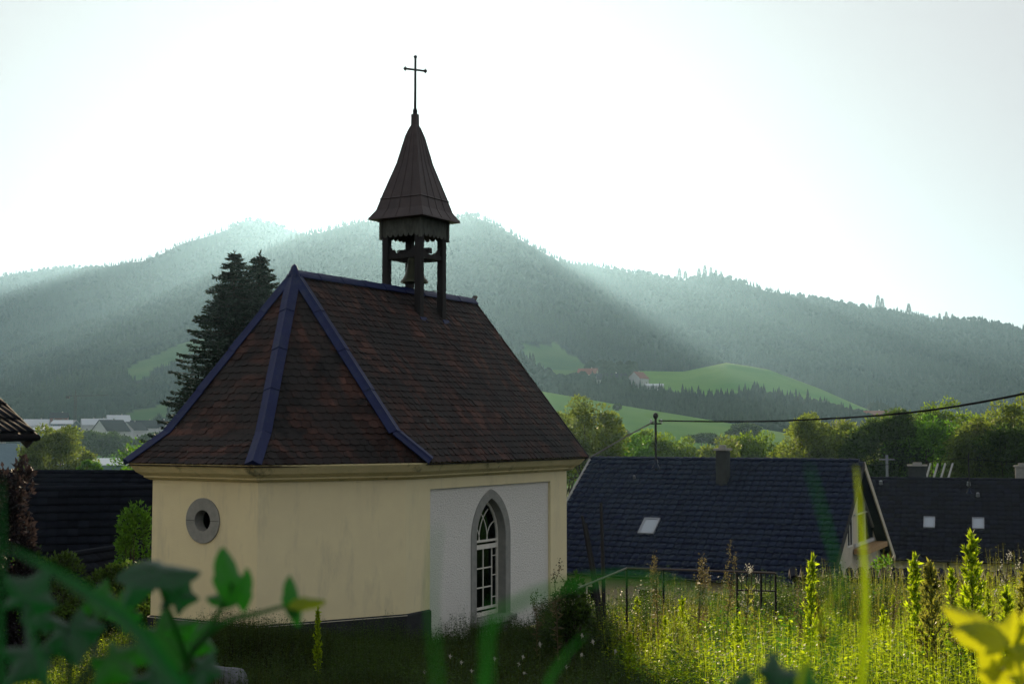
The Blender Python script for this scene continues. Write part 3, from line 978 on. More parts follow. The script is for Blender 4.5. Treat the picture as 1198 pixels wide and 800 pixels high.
def tiled_slope(name, L, run, drop, mat_, parent, side=-1, nx=0.30, row=.34, amp=.035, t=.09, lift=0.0, step=.055):
    """one roof slope in house space: ridge along x at z=0, falls towards side*y; pantile waves"""
    sl = math.hypot(run, drop)
    ny = max(1, int(round(sl/row)))
    nxs = max(1, int(round(L/nx)))
    prof = [(0, -.3), (.22, .35), (.5, 1.0), (.78, .35), (1.0, -.3)]      # cross-section of one pantile
    V, Fq = [], []
    nv = Vector((0, side*drop, run)).normalized()
    def add_pt(x, s_, l):
        V.append((x, side*run*s_ + nv.y*(l+lift), -drop*s_ + nv.z*(l+lift)))
    for j in range(ny):
        for i in range(nxs):
            b = len(V)
            x0 = -L/2 + L*i/nxs; wdt = L/nxs*.985
            jt = rnd.uniform(-.008, .008)
            for (fx, fz) in prof: add_pt(x0+wdt*fx, j/ny, amp*fz+.004)
            for (fx, fz) in prof: add_pt(x0+wdt*fx, (j+1.12)/ny if j < ny-1 else 1.0, amp*fz+step+jt)
            for (fx, fz) in prof: add_pt(x0+wdt*fx, (j+1.12)/ny if j < ny-1 else 1.0, amp*fz+step-.03+jt)
            for k in range(4):
                Fq.append((b+k, b+5+k, b+6+k, b+k+1)); Fq.append((b+5+k, b+10+k, b+11+k, b+6+k))
    b = len(V)
    for x in (-L/2, L/2):
        V += [(x, 0, lift-.02), (x, side*run, -drop+lift-.02), (x, side*run+nv.y*-t, -drop-t*nv.z+lift), (x, 0, -t*1.2+lift)]
    Fq += [(b, b+1, b+2, b+3), (b+4, b+7, b+6, b+5), (b+1, b+5, b+6, b+2), (b+2, b+6, b+7, b+3), (b, b+4, b+5, b+1)]
    return np_mesh(name, V, Fq, mat_, parent)

def roof_point(x, s, run, drop, side=-1, lift=0.0):
    nv = Vector((0, side*drop, run)).normalized()
    return Vector((x, side*run*s, -drop*s)) + nv*lift

def skylight(x, s, w, h, run, drop, parent, side=-1):
    sl = math.hypot(run, drop); dv = Vector((0, side*run, -drop)).normalized()
    nv = Vector((0, side*drop, run)).normalized()
    c = roof_point(x, s, run, drop, side, .055)
    X = Vector((1, 0, 0))
    f = MB()
    o = [(-w/2-.07, -h/2-.07), (w/2+.07, -h/2-.07), (w/2+.07, h/2+.07), (-w/2-.07, h/2+.07)]
    i_ = [(-w/2, -h/2), (w/2, -h/2), (w/2, h/2), (-w/2, h/2)]
    f.plate(c+nv*.07, X, -dv, nv, o, [i_], t=.12)
    fr = f.build('skylight', M['grey_metal'], parent)
    g = MB(); g.plate(c+nv*.04, X, -dv, nv, i_, t=.02); g.build('pane', M['sky_glass'], fr)
    return fr

def wall_window(parent, O, ax, n, w, h, cross=True, glass='glass', frame='white_wood', name='window'):
    ax, n = Vector(ax), Vector(n); Z = Vector((0, 0, 1)); O = Vector(O)
    f = MB(); f.plate(O - ax*w/2 + n*.03, ax, Z, n, [(0, 0), (w, 0), (w, h), (0, h)], [[(.07, .07), (w-.07, .07), (w-.07, h-.07), (.07, h-.07)]], t=.06)
    if cross: f.bar(O+Z*.05+n*.012, O+Z*(h-.05)+n*.012, .06, .03, up=n)
    fr = f.build(name, M[frame], parent)
    g = MB(); g.plate(O - ax*w/2 + n*.008, ax, Z, n, [(.06, .06), (w-.06, .06), (w-.06, h-.06), (.06, h-.06)], t=.01)
    g.build('pane', M[glass], fr)
    return fr

def gable_walls(name, L, hw, drop_w, zg, mat_, parent, ridge_in=.18):
    """house body: pentagonal prism, ridge at z=0"""
    mb = MB()
    pts = [(-hw, zg), (hw, zg), (hw, -drop_w-ridge_in), (0, -ridge_in-.02), (-hw, -drop_w-ridge_in)]
    vs = [(x, y, z) for x in (-L/2, L/2) for y, z in pts]
    mb.add(vs, [(0, 1, 2, 3, 4), (9, 8, 7, 6, 5), (0, 5, 6, 1), (1, 6, 7, 2), (2, 7, 8, 3), (3, 8, 9, 4), (4, 9, 5, 0)])
    return mb.build(name, M[mat_], parent)

def chimney(x, y, z0, z1, w, d, parent, m='plinth'):
    mb = MB(); mb.box((x-w/2, y-d/2, z0), (x+w/2, y+d/2, z1)); ch = mb.build('chimney', M[m], parent, bevel=.02)
    mb = MB(); mb.box((x-w/2-.07, y-d/2-.07, z1+.002), (x+w/2+.07, y+d/2+.07, z1+.09)); mb.box((x-w/4, y-d/4, z1+.09), (x+w/4, y+d/4, z1+.22))
    mb.build('cap', M['stone'], ch)
    return ch

# --- house with the long navy roof
R1 = at(1011, 540, 52); a1 = radians(26); L1, run1, drop1 = 11.6, 6.3, 4.2
ax1 = Vector((cos(a1), -sin(a1), 0))
c1 = R1 - ax1*L1/2
g1 = gz(c1.x, c1.y)
def house_root(name, c, rz, label, cat='house', group=None):
    """root on the ground; returned offset brings ridge-space parts up to the ridge"""
    g = gz(c.x, c.y)
    r = empty(name, (c.x, c.y, g), rz, label, cat, group)
    return r, c.z - g
h1, up1 = house_root('house', c1, -a1, 'cream house under a long navy glazed tile roof with a tall chimney, beside chapel')
def lift(o, z):
    o.location = (0, 0, z); return o
wl1 = lift(gable_walls('wall', L1-1.0, run1-.55, drop1-.35, -up1-1.0, 'cream', h1), up1)
rf = lift(tiled_slope('roof', L1, run1, drop1, M['navy_tile'], h1, -1), up1); rf['label'] = 'navy glazed tile roof slope facing the camera'
rf2 = lift(tiled_slope('roof', L1, run1, drop1, M['navy_tile'], h1, 1), up1)
mb = MB()
for k in range(int(L1/.38)):
    x = -L1/2 + k*.38
    mb.tube([(x-.01, 0, .035), (x+.39, 0, .02)], [.105, .09], 8)
mb.build('ridge_tile', M['navy_tile'], rf)
skylight(-1.75, .61, .52, .85, run1, drop1, rf)
ch1 = chimney(.45, -1.25, -1.6, .42, .46, .5, rf, 'plinth')
for x, s in ((-3.35, .19), (-2.7, .04)):
    p = roof_point(x, s, run1, drop1, -1, .05)
    mb = MB(); mb.tube([p, p+Vector((0, -.06, .12))], [.07, .05], 8); mb.build('roof_vent', M['grey_metal'], rf)
mb = MB()
for s in (-1, 1):   # pale barge boards of the visible gable
    mb = MB(); mb.bar((L1/2+.0, 0, -.11), (L1/2+.0, s*run1, -drop1-.11), .05, .26); mb.build('barge_board', M['dark_wood' if s < 0 else 'cream'], rf if s < 0 else rf2)
    mb = MB(); mb.bar((-L1/2-.03, 0, -.0), (-L1/2-.03, s*run1, -drop1-.0), .10, .10); mb.build('verge', M['stone'], rf if s < 0 else rf2)
    mb = MB(); mb.bar((L1/2-.5, s*(run1-.35), -drop1+.02), (L1/2+.02, s*(run1-.35), -drop1+.02), .12, .14); mb.build('purlin', M['wood'], wl1)
    mb = MB(); mb.tube([(-L1/2, s*(run1+.07), -drop1+.0), (L1/2, s*(run1+.07), -drop1-.02)], .05, 8); mb.build('gutter', M['iron'], rf if s < 0 else rf2)
# glazed balcony opening in the gable, railing and timber soffit
gx = L1/2-.5
gl = MB(); gl.plate((gx+.02, 1.0, -3.3), (0, 1, 0), (0, 0, 1), (1, 0, 0), [(.1, 0), (3.0, 0), (3.0, .55), (.2, 2.3), (.1, 2.3)], t=.03)
w = gl.build('window', M['glass'], wl1); w['label'] = 'large dark sloping gable window'
fm = MB(); fm.bar((gx+.05, .2, -3.3), (gx+.05, 4.0, -3.3), .08, .12); fm.bar((gx+.05, 1.25, -1.0), (gx+.05, 4.0, -2.8), .06, .08); fm.bar((gx+.05, .2, -2.1), (gx+.05, 4.0, -2.1), .05, .06)
fm.bar((gx+.05, 2.2, -3.3), (gx+.05, 2.2, -1.6), .05, .06); fm.build('frame', M['white_render'], w)
b = MB(); b.box((gx+.04, .0, -3.62), (gx+.55, 4.4, -3.42)); b.build('balcony_floor', M['wood'], wl1)
wall_window(wl1, (gx, -2.8, -5.2), (0, 1, 0), (1, 0, 0), 1.2, 1.5)
wall_window(wl1, (gx, -.6, -3.3), (0, 1, 0), (1, 0, 0), 1.0, 1.4)
for x in (-3.6, -1, 1.8, 3.6):
    wall_window(wl1, (x, -(run1-.55), -drop1-1.75), (1, 0, 0), (0, -1, 0), 1.1, 1.3)

# --- dark roofed house on the far side of the verge
R2 = at(1198, 562, 76); a2 = radians(20); L2, run2, drop2 = 19.0, 5.6, 4.2
ax2 = Vector((cos(a2), -sin(a2), 0))
c2 = R2 - ax2*9.0 + ax2*L2/2
h2_, up2 = house_root('house', c2, -a2, 'long cream house with blackish tile roof and two small blue skylights')
w2 = lift(gable_walls('wall', L2-.9, run2-.6, drop2-.4, -up2-1.0, 'cream', h2_), up2)
r2 = lift(tiled_slope('roof', L2, run2, drop2, M['black_tile'], h2_, -1, nx=.4, row=.38), up2)
r2b = lift(tiled_slope('roof', L2, run2, drop2, M['black_tile'], h2_, 1, nx=.4, row=.38), up2)
mb = MB(); mb.tube([(-L2/2, 0, .03), (L2/2, 0, .03)], .10, 8); mb.build('ridge_tile', M['black_tile'], r2)
skylight(-5.6, .56, .48, .8, run2, drop2, r2); skylight(-3.0, .56, .5, .8, run2, drop2, r2)
chimney(-6.4, .9, -1.2, .75, 1.0, .6, r2, 'plinth'); chimney(-.6, .9, -1.2, .75, .7, .6, r2, 'stone')
for x, s in ((-8.4, .08), (-3.0, .22), (-3.5, .08)):
    p = roof_point(x, s, run2, drop2, -1, .05)
    mb = MB(); mb.tube([p, p+Vector((0, -.08, .2))], [.12, .09], 8); mb.build('roof_vent', M['grey_metal'], r2)
mb = MB(); mb.tube([(-L2/2, -(run2+.07), -drop2), (L2/2, -(run2+.07), -drop2-.02)], .06, 8); mb.build('gutter', M['iron'], r2)
mb = MB(); mb.tube([(-4.6, -(run2+.03), -drop2-.05), (-4.5, -(run2-.52), -drop2-.55), (-4.5, -(run2-.52), -drop2-3.2)], .05, 8); mb.build('downpipe', M['iron'], w2)
for x in (-7.3, -2.6, .6, 3.5, 6.2):
    wall_window(w2, (x, -(run2-.6), -drop2-1.65), (1, 0, 0), (0, -1, 0), 1.5, 1.2)
    mb = MB(); 

# --- dark barns to the left of the chapel
def barn(px, py, d, rz, L, run, drop, label, over=.5, matn='barn_tile', wallm='dark_wood', chim=False):
    c = at(px, py, d)
    r, up = house_root('barn', c, rz, label, 'barn')
    w = lift(gable_walls('wall', L-1, run-.5, drop-.3, -up-1, wallm, r), up)
    a = lift(tiled_slope('roof', L, run, drop, M[matn], r, -1, nx=.3, row=.3, amp=.012), up)
    b = lift(tiled_slope('roof', L, run, drop, M[matn], r, 1, nx=.3, row=.3, amp=.012), up)
    m_ = MB(); m_.tube([(-L/2, 0, .03), (L/2, 0, .03)], .09, 8); m_.build('ridge_tile', M[matn], a)
    for x in (-L/2-.02, L/2+.02):
        for s in (-1, 1):
            m_ = MB(); m_.bar((x, 0, -.10), (x, s*run, -drop-.10), .04, .20); m_.build('barge_board', M['dark_wood'], a if s < 0 else b)
    return r, w, a, b
bA, wA, rA, _ = barn(60, 553, 50, radians(-2), 26, 6.5, 4.6, 'broad dark barn roof stretching behind the bell-shaped left garden trees')
bA['label'] = 'broad blackish barn roof running behind the chapel on its left side'
mb = MB(); p = roof_point(5.2, .10, 6.5, 4.6, -1, .04); mb.box((p.x-.5, p.y-.12, p.z-.1), (p.x+.5, p.y+.12, p.z+.16)); mb.build('roof_hatch', M['copper'], rA)
bB, wB, rB, _ = barn(135, 572, 40, radians(18), 6.2, 3.6, 3.6, 'lower dark timber barn with a steep gable in front of broad barn roof')
for y in (-2.2, -.8, .8, 2.2):
    m_ = MB(); m_.box((-3.1+.45, y-.09, -6.8), (-3.1+.55, y+.09, -2.6 if abs(y) < 1 else -3.6)); m_.build('timber_post', M['carved_wood'], wB)
bC, wC, rC, _ = barn(128, 643, 36, radians(74), 4.6, 2.3, 2.0, 'small low shed roof among the dark shrubs left of the chapel')

# --- neighbour's eave cutting into the left edge
cN = at(42, 511, 19)
nh, upn = house_root('neighbour_house', Vector((cN.x-4.45, cN.y-5.0, cN.z+4.25)), radians(90), 'brown tiled house whose dark eave juts in at the far left', 'house')
wN = lift(gable_walls('wall', 9.0, 3.6, 3.0, -upn-1, 'white_render', nh), upn)
for s in (-1, 1):
    q = lift(tiled_slope('roof', 10.0, 4.4, 4.2, M['barn_tile'], nh, s, nx=.3, row=.3, amp=.015), upn)
    m_ = MB(); m_.bar((5.02, 0, -.12), (5.02, s*4.4, -4.32), .05, .24); m_.build('barge_board', M['dark_wood'], q)
    m_ = MB(); m_.tube([(-5, s*4.47, -4.24), (5, s*4.47, -4.26)], .05, 8); m_.build('gutter', M['cable'], q)
wall_window(wN, (0, -3.6, -6.0), (1, 0, 0), (0, -1, 0), 1.2, 1.3); wall_window(wN, (4.5, 0, -5.5), (0, 1, 0), (1, 0, 0), 1.1, 1.3)

# --- village and far houses
def far_house(px, d, rz, L, Wd, he, hr, label, wm='white_render', rm='redtile', wins=2, name='house', cat='house', group='village houses', dx=0, zoff=0):
    x = (px-599)/F_PX*d
    z = gz(x, d) + zoff
    r = empty(name, (x, d, z), rz, label, cat, group)
    hw = Wd/2
    mb = MB(); pts = [(-hw, -2), (hw, -2), (hw, he), (0, hr-.12), (-hw, he)]
    mb.add([(xx, y, zz) for xx in (-L/2, L/2) for y, zz in pts], [(0, 1, 2, 3, 4), (9, 8, 7, 6, 5), (0, 5, 6, 1), (1, 6, 7, 2), (2, 7, 8, 3), (3, 8, 9, 4), (4, 9, 5, 0)])
    w = mb.build('wall', M[wm], r)
    for s in (-1, 1):
        m_ = MB(); o = .5; k = (hr-he)/hw
        m_.add([(-L/2-o, 0, hr+.05), (L/2+o, 0, hr+.05), (L/2+o, s*(hw+o), he-k*o+.05), (-L/2-o, s*(hw+o), he-k*o+.05),
                (-L/2-o, 0, hr-.12), (L/2+o, 0, hr-.12), (L/2+o, s*(hw+o), he-k*o-.12), (-L/2-o, s*(hw+o), he-k*o-.12)],
               [(0, 1, 2, 3), (7, 6, 5, 4), (0, 4, 5, 1), (1, 5, 6, 2), (2, 6, 7, 3), (3, 7, 4, 0)])
        rr = m_.build('roof', M[rm], r)
        if s > 0 and name == 'house':
            m2 = MB(); m2.box((L*.18-.35, .6, hr-1.4), (L*.18+.35, 1.2, hr+.8)); m2.build('chimney', M['stone'], rr)
    for fl in range(max(1, int(he//2.7))):
        for k in range(wins):
            xx = -L/2 + L*(k+.5)/wins
            wall_window(w, (xx, -hw, .9+fl*2.7), (1, 0, 0), (0, -1, 0), 1.2, 1.3, cross=False)
        wall_window(w, (-L/2, 0, .9+fl*2.7), (0, 1, 0), (-1, 0, 0), 1.2, 1.3, cross=False)
        wall_window(w, (L/2, 0, .9+fl*2.7), (0, 1, 0), (1, 0, 0), 1.2, 1.3, cross=False)
    return r
D_ = radians
far_house(44, 800, D_(10), 14, 9, 5.2, 9, 'pale village house standing leftmost at the foot of the hill', rm='pale_metal', wm='white_render')
far_house(61, 760, D_(-6), 18, 10, 4.4, 6.4, 'long low hall with bright silvery roof above the round tree', rm='pale_metal', wm='office', wins=5, name='hall', cat='hall')
far_house(77, 830, D_(-4), 14, 10, 5.6, 7.8, 'higher hall with shiny roof behind the long silvery one', rm='pale_metal', wm='office', wins=4, name='hall', cat='hall')
far_house(70, 940, D_(14), 12, 9, 8.5, 12, 'tall reddish-fronted village house rising behind the shiny halls', rm='black_tile', wm='redtile')
far_house(107, 840, D_(25), 11, 9, 4.8, 8.4, 'first small village house right of the halls with glinting roof', rm='pale_metal')
far_house(119, 850, D_(20), 10, 9, 4.8, 8.2, 'second glinting-roofed village house in the row right of the halls', rm='pale_metal')
far_house(131, 640, D_(62), 15, 10, 6.5, 11.5, 'white gabled village house with dark roof facing the camera', rm='black_tile')
far_house(139, 870, D_(28), 14, 10, 6, 10, 'village house with bright roof plane behind the white gabled one', rm='pale_metal')
far_house(157, 760, D_(70), 13, 10, 5.2, 9.5, 'narrow gable-fronted village house near chapel eave', rm='black_tile')
far_house(170, 800, D_(15), 16, 10, 5.2, 9.4, 'wide dark-roofed village house closest to the chapel eave', rm='black_tile', wins=3)
far_house(188, 830, D_(-20), 12, 9, 5, 8.8, 'small village house half hidden by chapel eave', rm='black_tile')
far_house(150, 290, D_(-3), 26, 12, 5.2, 6.4, 'flat pale-roofed hall just left of the chapel eave', rm='pale_metal', wm='office', wins=6, name='hall', cat='hall', group=None, zoff=.3)
far_house(-6, 175, D_(72), 16, 11, 7.2, 10.6, 'blue-grey office building with long windows under the dark eave', wm='office', rm='office', wins=5, group=None)
# hillside farms across the valley
far_house(715, 880, D_(6), 20, 9, 4.6, 8.5, 'long white farmhouse at the upper edge of the meadow', rm='black_tile', wins=4, group='hillside farms', zoff=1)
far_house(747, 885, D_(55), 12, 9, 4.8, 9, 'small white gabled farmhouse right of the long white one', rm='redtile', group='hillside farms', zoff=1)
far_house(688, 900, D_(-20), 13, 10, 4.5, 8.5, 'reddish roofed farmhouse left of the long white one', rm='redtile', wm='cream', group='hillside farms', zoff=1)
far_house(765, 870, D_(-10), 12, 7, 3.2, 4.4, 'low pale shed by the meadow right of the farmhouses', rm='pale_metal', name='shed', cat='shed', group='hillside farms')
far_house(1024, 820, D_(12), 16, 10, 4.8, 9, 'red roofed farmhouse at the right tip of the upper meadow', rm='redtile', group='hillside farms')
far_house(1050, 850, D_(-30), 14, 10, 4.8, 9, 'red roofed farmhouse farther right beyond the upper meadow tip', rm='redtile', wm='cream', group='hillside farms')
far_house(915, 240, D_(5), 10, 8, 5.2, 8.6, 'reddish roof between the bushes behind the navy roof', rm='redtile', group=None)
far_house(865, 200, D_(-8), 12, 8, 4.2, 5.0, 'pale flat roof peeping above the navy roof right of chimney', rm='pale_metal', name='shed', cat='shed', group=None)
far_house(806, 330, D_(40), 10, 8, 4.2, 8.0, 'steep grey roof edge between trees left of the chimney', rm='grey_metal', group=None)

# ------------------------------------------------------------------ mast, cables, street furniture
mtop = at(767, 487, 51.2)
mroot = empty('roof_mast', (mtop.x, mtop.y, at(767, 541, 51.2).z-.3), 0, 'thin dark service mast rising from the navy roof ridge', 'mast')
mb = MB(); hgt = mtop.z - mroot.location.z; mb.tube([(0, 0, 0), (0, 0, hgt)], .045, 8); mb.build('pole', M['iron'], mroot)
mb = MB(); mb.lathe([(0, .16), (.07, .12), (.10, .05), (.10, -.02), (.05, -.10), (0, -.12)], (0, 0, hgt), 10); mb.build('cap', M['iron'], mroot)
mb = MB(); mb.bar((-.18, 0, hgt-.28), (.22, 0, hgt-.28), .05, .05)
mb.build('bracket', M['iron'], mroot)
for sx in (-.18, .22):
    mb = MB(); mb.lathe([(0, .10), (.035, .08), (.045, .0), (.03, -.06), (0, -.07)], (sx, 0, hgt-.20), 8); mb.build('insulator', M['white_render'], mroot)
mb = MB(); mb.lathe([(.16, 0), (.10, .10), (.05, .22), (.045, .3)], (0, 0, .1), 10); mb.build('flashing', M['navy_tile'], mroot)
def cable(pts, r, name, label, m='cable'):
    P = [Vector(p) for p in pts]
    out = []
    for i in range(len(P)-1):
        p0, p1, p2, p3 = P[max(i-1, 0)], P[i], P[i+1], P[min(i+2, len(P)-1)]
        for k in range(8):
            t = k/8
            out.append(.5*((2*p1) + (p2-p0)*t + (2*p0-5*p1+4*p2-p3)*t*t + (3*p1-p0-3*p2+p3)*t**3))
    out.append(P[-1])
    mb = MB(); mb.tube(out, r, 6)
    return tag(mb.build(name, M[m], smooth=True), label, 'cable')
cable([at(771, 492, 51), at(850, 493, 47), at(930, 491.5, 43), at(1060, 483, 37), at(1198, 460.5, 31), at(1420, 405, 24)], .030, 'overhead_cable', 'thick dark overhead cable sweeping from mast up to the right edge')
cable([at(765, 493, 51), at(730, 512, 47), at(690, 535, 43), at(640, 560, 39)], .026, 'overhead_cable', 'pale overhead cable dropping from mast towards the chapel', 'pale_cable')
cable([at(1134, 535, 73), at(1070, 541, 80), at(1000, 545, 86), at(900, 547, 95)], .018, 'overhead_cable', 'very thin cable low in front of the right trees')
cable([at(1134, 537, 73), at(1198, 541, 69), at(1300, 543, 62)], .018, 'overhead_cable', 'very thin cable from second mast above the blackish roof')
m2p = at(1134, 575, 73.0)
mr2 = empty('roof_mast', (m2p.x, m2p.y, m2p.z-.2), 0, 'slim roof mast on the blackish roof in front of the willow', 'mast')
mb = MB(); mb.tube([(0, 0, 0), (0, 0, at(1134, 530, 73).z-m2p.z+.2)], .04, 8); mb.build('pole', M['iron'], mr2)
mb = MB(); mb.lathe([(.18, 0), (.08, .16), (.05, .3)], (0, 0, .1), 10); mb.build('flashing', M['navy_tile'], mr2)
p3_ = at(1038, 560, 88)
mr3 = empty('utility_pole', (p3_.x, p3_.y, gz(p3_.x, p3_.y)), 0, 'grey utility pole in front of the big dark tree', 'utility pole')
hh = at(1038, 532, 88).z - mr3.location.z
mb = MB(); mb.tube([(0, 0, 0), (0, 0, hh)], [.13, .09], 8); mb.build('pole', M['grey_metal'], mr3)
mb = MB(); mb.bar((-.5, 0, hh-.3), (.5, 0, hh-.3), .08); mb.build('crossarm', M['grey_metal'], mr3)
# pergola rafters behind the second house
pg = at(1102, 560, 84)
pr_ = empty('pergola', (pg.x, pg.y, gz(pg.x, pg.y)), 0, 'slanting pale rafters of a pergola right of the first dark chimney', 'pergola')
for k in range(4):
    a = at(1083+9*k*.95, 562, 84-k*.0)-pr_.location; b = at(1106+9*k, 544, 84)-pr_.location
    a.y += k*.0; b.y += 3.0
    mb = MB(); mb.bar(a, b, .10, .14); mb.build('rafter', M['stone'], pr_)
for sx in (0, 1.9):
    q = at(1083, 562, 84)-pr_.location
    mb = MB(); mb.bar((q.x+sx, q.y, 0), (q.x+sx, q.y, q.z), .14); mb.build('post', M['stone'], pr_)
# crane on the valley floor
cp = at(88, 480, 700); crx = empty('crane', (cp.x, cp.y, gz(cp.x, cp.y)), 0, 'thin construction crane above the village roofs', 'crane')
ch_ = at(88, 463, 700).z - crx.location.z
mb = MB()
for sx in (-.5, .5):
    for sy in (-.5, .5): mb.bar((sx, sy, 0), (sx, sy, ch_), .14)
for k in range(int(ch_/1.2)): mb.bar((-.5, -.5, k*1.2), (.5, -.5, k*1.2+1.2), .09); mb.bar((-.5, .5, k*1.2+1.2), (.5, .5, k*1.2), .09)
mb.build('tower', M['iron'], crx)
mb = MB(); mb.bar((-5, 0, ch_), (17, 0, ch_+.3), .22, .3); mb.bar((0, 0, ch_+3), (14, 0, ch_+.4), .05); mb.bar((0, 0, ch_), (0, 0, ch_+3), .3); mb.build('jib', M['iron'], crx)
mb = MB(); mb.box((-5, -.6, ch_-1.4), (-3.2, .6, ch_-.3)); mb.build('counterweight', M['iron'], crx)

# garden wall with dark rounded coping
xa, ya = at(928, 690, 29).x, 29.0
xb, yb = 17.5, 27.5
wz = at(1060, 676, 28.6).z
wroot = empty('garden_wall', (xa, ya, gz(xa, ya)-.4), math.atan2(yb-ya, xb-xa), 'low garden wall with dark rounded coping tiles behind the tall weeds', 'wall')
Lw = math.hypot(xb-xa, yb-ya); zt = wz - wroot.location.z
mb = MB(); mb.box((0, -.14, 0), (Lw, .14, zt)); mb.build('wall_body', M['plinth'], wroot)
mb = MB()
k = 0
while k*.24 < Lw:
    x = k*.24
    mb.tube([(x, -.26, zt-.02+rnd.uniform(-.01, .01)), (x, 0, zt+.13+rnd.uniform(-.012, .012)), (x, .26, zt-.02)], .085, 7)
    k += 1
mb.build('coping', M['black_tile'], wroot)
# metal handrail
rp = [at(676, 688, 22.6), at(733, 664.5, 25.6), at(820, 667, 25.4), at(907, 670, 25.2)]
rr_ = empty('railing', (rp[1].x, rp[1].y, gz(rp[1].x, rp[1].y)), 0, 'thin rusty metal handrail at the edge of the sunlit weeds', 'railing')
o_ = rr_.location
mb = MB(); mb.tube([p-o_ for p in rp], .022, 8); mb.build('handrail', M['rail'] if 'rail' in M else M['stone'], rr_)
for px, d in ((733, 25.6), (776, 25.5), (862, 25.3), (890, 25.25), (907, 25.2)):
    p = at(px, 667, d); zt_ = at(px, 664.5+(px-733)*.032, d).z
    g = gz(p.x, p.y)
    mb = MB(); mb.bar(Vector((p.x, p.y, g-.1))-o_, Vector((p.x, p.y, zt_))-o_, .04); mb.build('post', M['iron'], rr_)
mb = MB(); a = at(862, 690, 25.3); b = at(907, 691, 25.2)
for k in range(9):
    q = a.lerp(b, k/8); q2 = at(862+45*k/8, 669.5, 25.25)
    mb.bar(q-o_, q2-o_, .015)
mb.bar(a-o_, b-o_, .03); mb.build('infill_bars', M['iron'], rr_)
# leaning stakes in front of the navy roof
for px, py, pyb, dpx, d, lab in ((703, 588, 690, 2, 27, 'thin upright wooden stake in front of the navy roof'),
                             (681, 603, 690, 14, 27.4, 'rough leaning wooden stake nearest the chapel corner'),
                             (685, 612, 690, 13, 27.7, 'second rough leaning stake beside the one nearest chapel corner')):
    t_ = at(px, py, d); b_ = at(px+dpx, pyb, d)
    bz = gz(b_.x, b_.y)
    b_ = b_ + (b_-t_)*((b_.z-bz)/(t_.z-b_.z)) if t_.z != b_.z else b_
    mb = MB(); mid = (t_+b_)/2 + Vector((.02, 0, 0))
    mb.tube([Vector((b_.x, b_.y, bz-.1)), mid, t_], [.05, .042, .03], 7)
    tag(mb.build('wooden_stake', M['dark_wood']), lab, 'stake')

# parked car half hidden low on the left
def car():
    px = 24
    d = 34.0
    while True:
        x = (px-599)/F_PX*d
        if gz(x, d)+1.45 >= at(px, 686, d).z or d > 75: break
        d += .5
    r = empty('parked_car', (x, d, gz(x, d)), radians(-8), 'pale car parked among dark shrubs at the lower left', 'car')
    prof = [(-2.1, .30), (-2.12, .75), (-1.95, .92), (-1.25, 1.0), (-.55, 1.40), (.75, 1.44), (1.55, 1.05), (2.05, .95), (2.12, .55), (2.08, .30)]
    mb = MB()
    ys = [(-.84, .0), (-.80, .05), (.80, .05), (.84, .0)]
    body = [(-2.1, .28), (-2.12, .72), (-1.95, .90), (-1.2, .98), (1.5, 1.0), (2.05, .93), (2.12, .55), (2.08, .28)]
    mb.add([(x_, y, z) for y in (-.85, .85) for x_, z in body], [tuple(range(8)), tuple(range(15, 7, -1))] + [(i, i+8, (i+1) % 8+8, (i+1) % 8) for i in range(8)])
    mb.build('body', M['car'], r, bevel=.06)
    mb = MB(); cab = [(-1.25, .97), (-.55, 1.38), (.80, 1.42), (1.55, .99)]
    mb.add([(x_, y*(1 if z < 1.2 else .84), z) for y in (-.80, .80) for x_, z in cab], [(0, 1, 2, 3), (7, 6, 5, 4)] + [(i, i+4, (i+1) % 4+4, (i+1) % 4) for i in range(4)])
    mb.build('window', M['sky_glass'], r, bevel=.03)
    mb = MB(); mb.add([(x_, y, z) for y in (-.66, .66) for x_, z in ((-.5, 1.425), (.78, 1.46))] + [(x_, y, z-.04) for y in (-.66, .66) for x_, z in ((-.5, 1.425), (.78, 1.46))],
                      [(0, 1, 3, 2), (4, 6, 7, 5), (0, 4, 5, 1), (2, 3, 7, 6), (0, 2, 6, 4), (1, 5, 7, 3)])
    mb.build('roof_panel', M['car'], r)
    for sx in (-1.3, 1.35):
        for sy in (-.80, .80):
            mb = MB(); mb.tube([(sx, sy-.1, .31), (sx, sy+.1, .31)], .31, 20); w_ = mb.build('wheel', M['iron'], r)
            mb = MB(); mb.tube([(sx, sy-.105, .31), (sx, sy+.105, .31)], .19, 14); mb.build('rim', M['grey_metal'], w_)
M['car'] = mat('silver_car_paint', (.40, .46, .52), .25, .5, spec=.6)
car()
# boulders by the plinth
def rock(px, py, d, s, label, sd_):
    r_ = np.random.default_rng(sd_)
    import bmesh
    bm = bmesh.new(); bmesh.ops.create_icosphere(bm, subdivisions=3, radius=1)
    pl_ = [(Vector(r_.normal(size=3)).normalized(), r_.uniform(.5, .85)) for _ in range(11)]
    for v in bm.verts:
        for n_, k_ in pl_:
            dd = v.co.dot(n_)
            if dd > k_: v.co -= n_*(dd-k_)
        v.co += Vector(r_.normal(size=3))*.015
        v.co = Vector((v.co.x*s[0], v.co.y*s[1], v.co.z*s[2]))
    me = bpy.data.meshes.new('boulder'); bm.to_mesh(me); bm.free(); me.materials.append(M['rock'])
    o = bpy.data.objects.new('boulder', me); link(o)
    p = at(px, py, d); o.location = (p.x, d, gz(p.x, d)+s[2]*.35)
    tag(o, label, 'boulder')
M['rock'] = mat('blue_grey_rock', (.10, .115, .13), .8, var=(.17, .18, .19), scale=3, bump=.6, bscale=12)
rock(262, 772, 21.3, (.42, .30, .42), 'pointed blue-grey boulder in the grass before the chapel corner', 1)
rock(285, 780, 21.1, (.18, .16, .14), 'small grey stone right beside the pointed boulder', 2)
rock(150, 785, 21.0, (.26, .2, .2), 'dark stone in the grass farther left of the pointed boulder', 3)
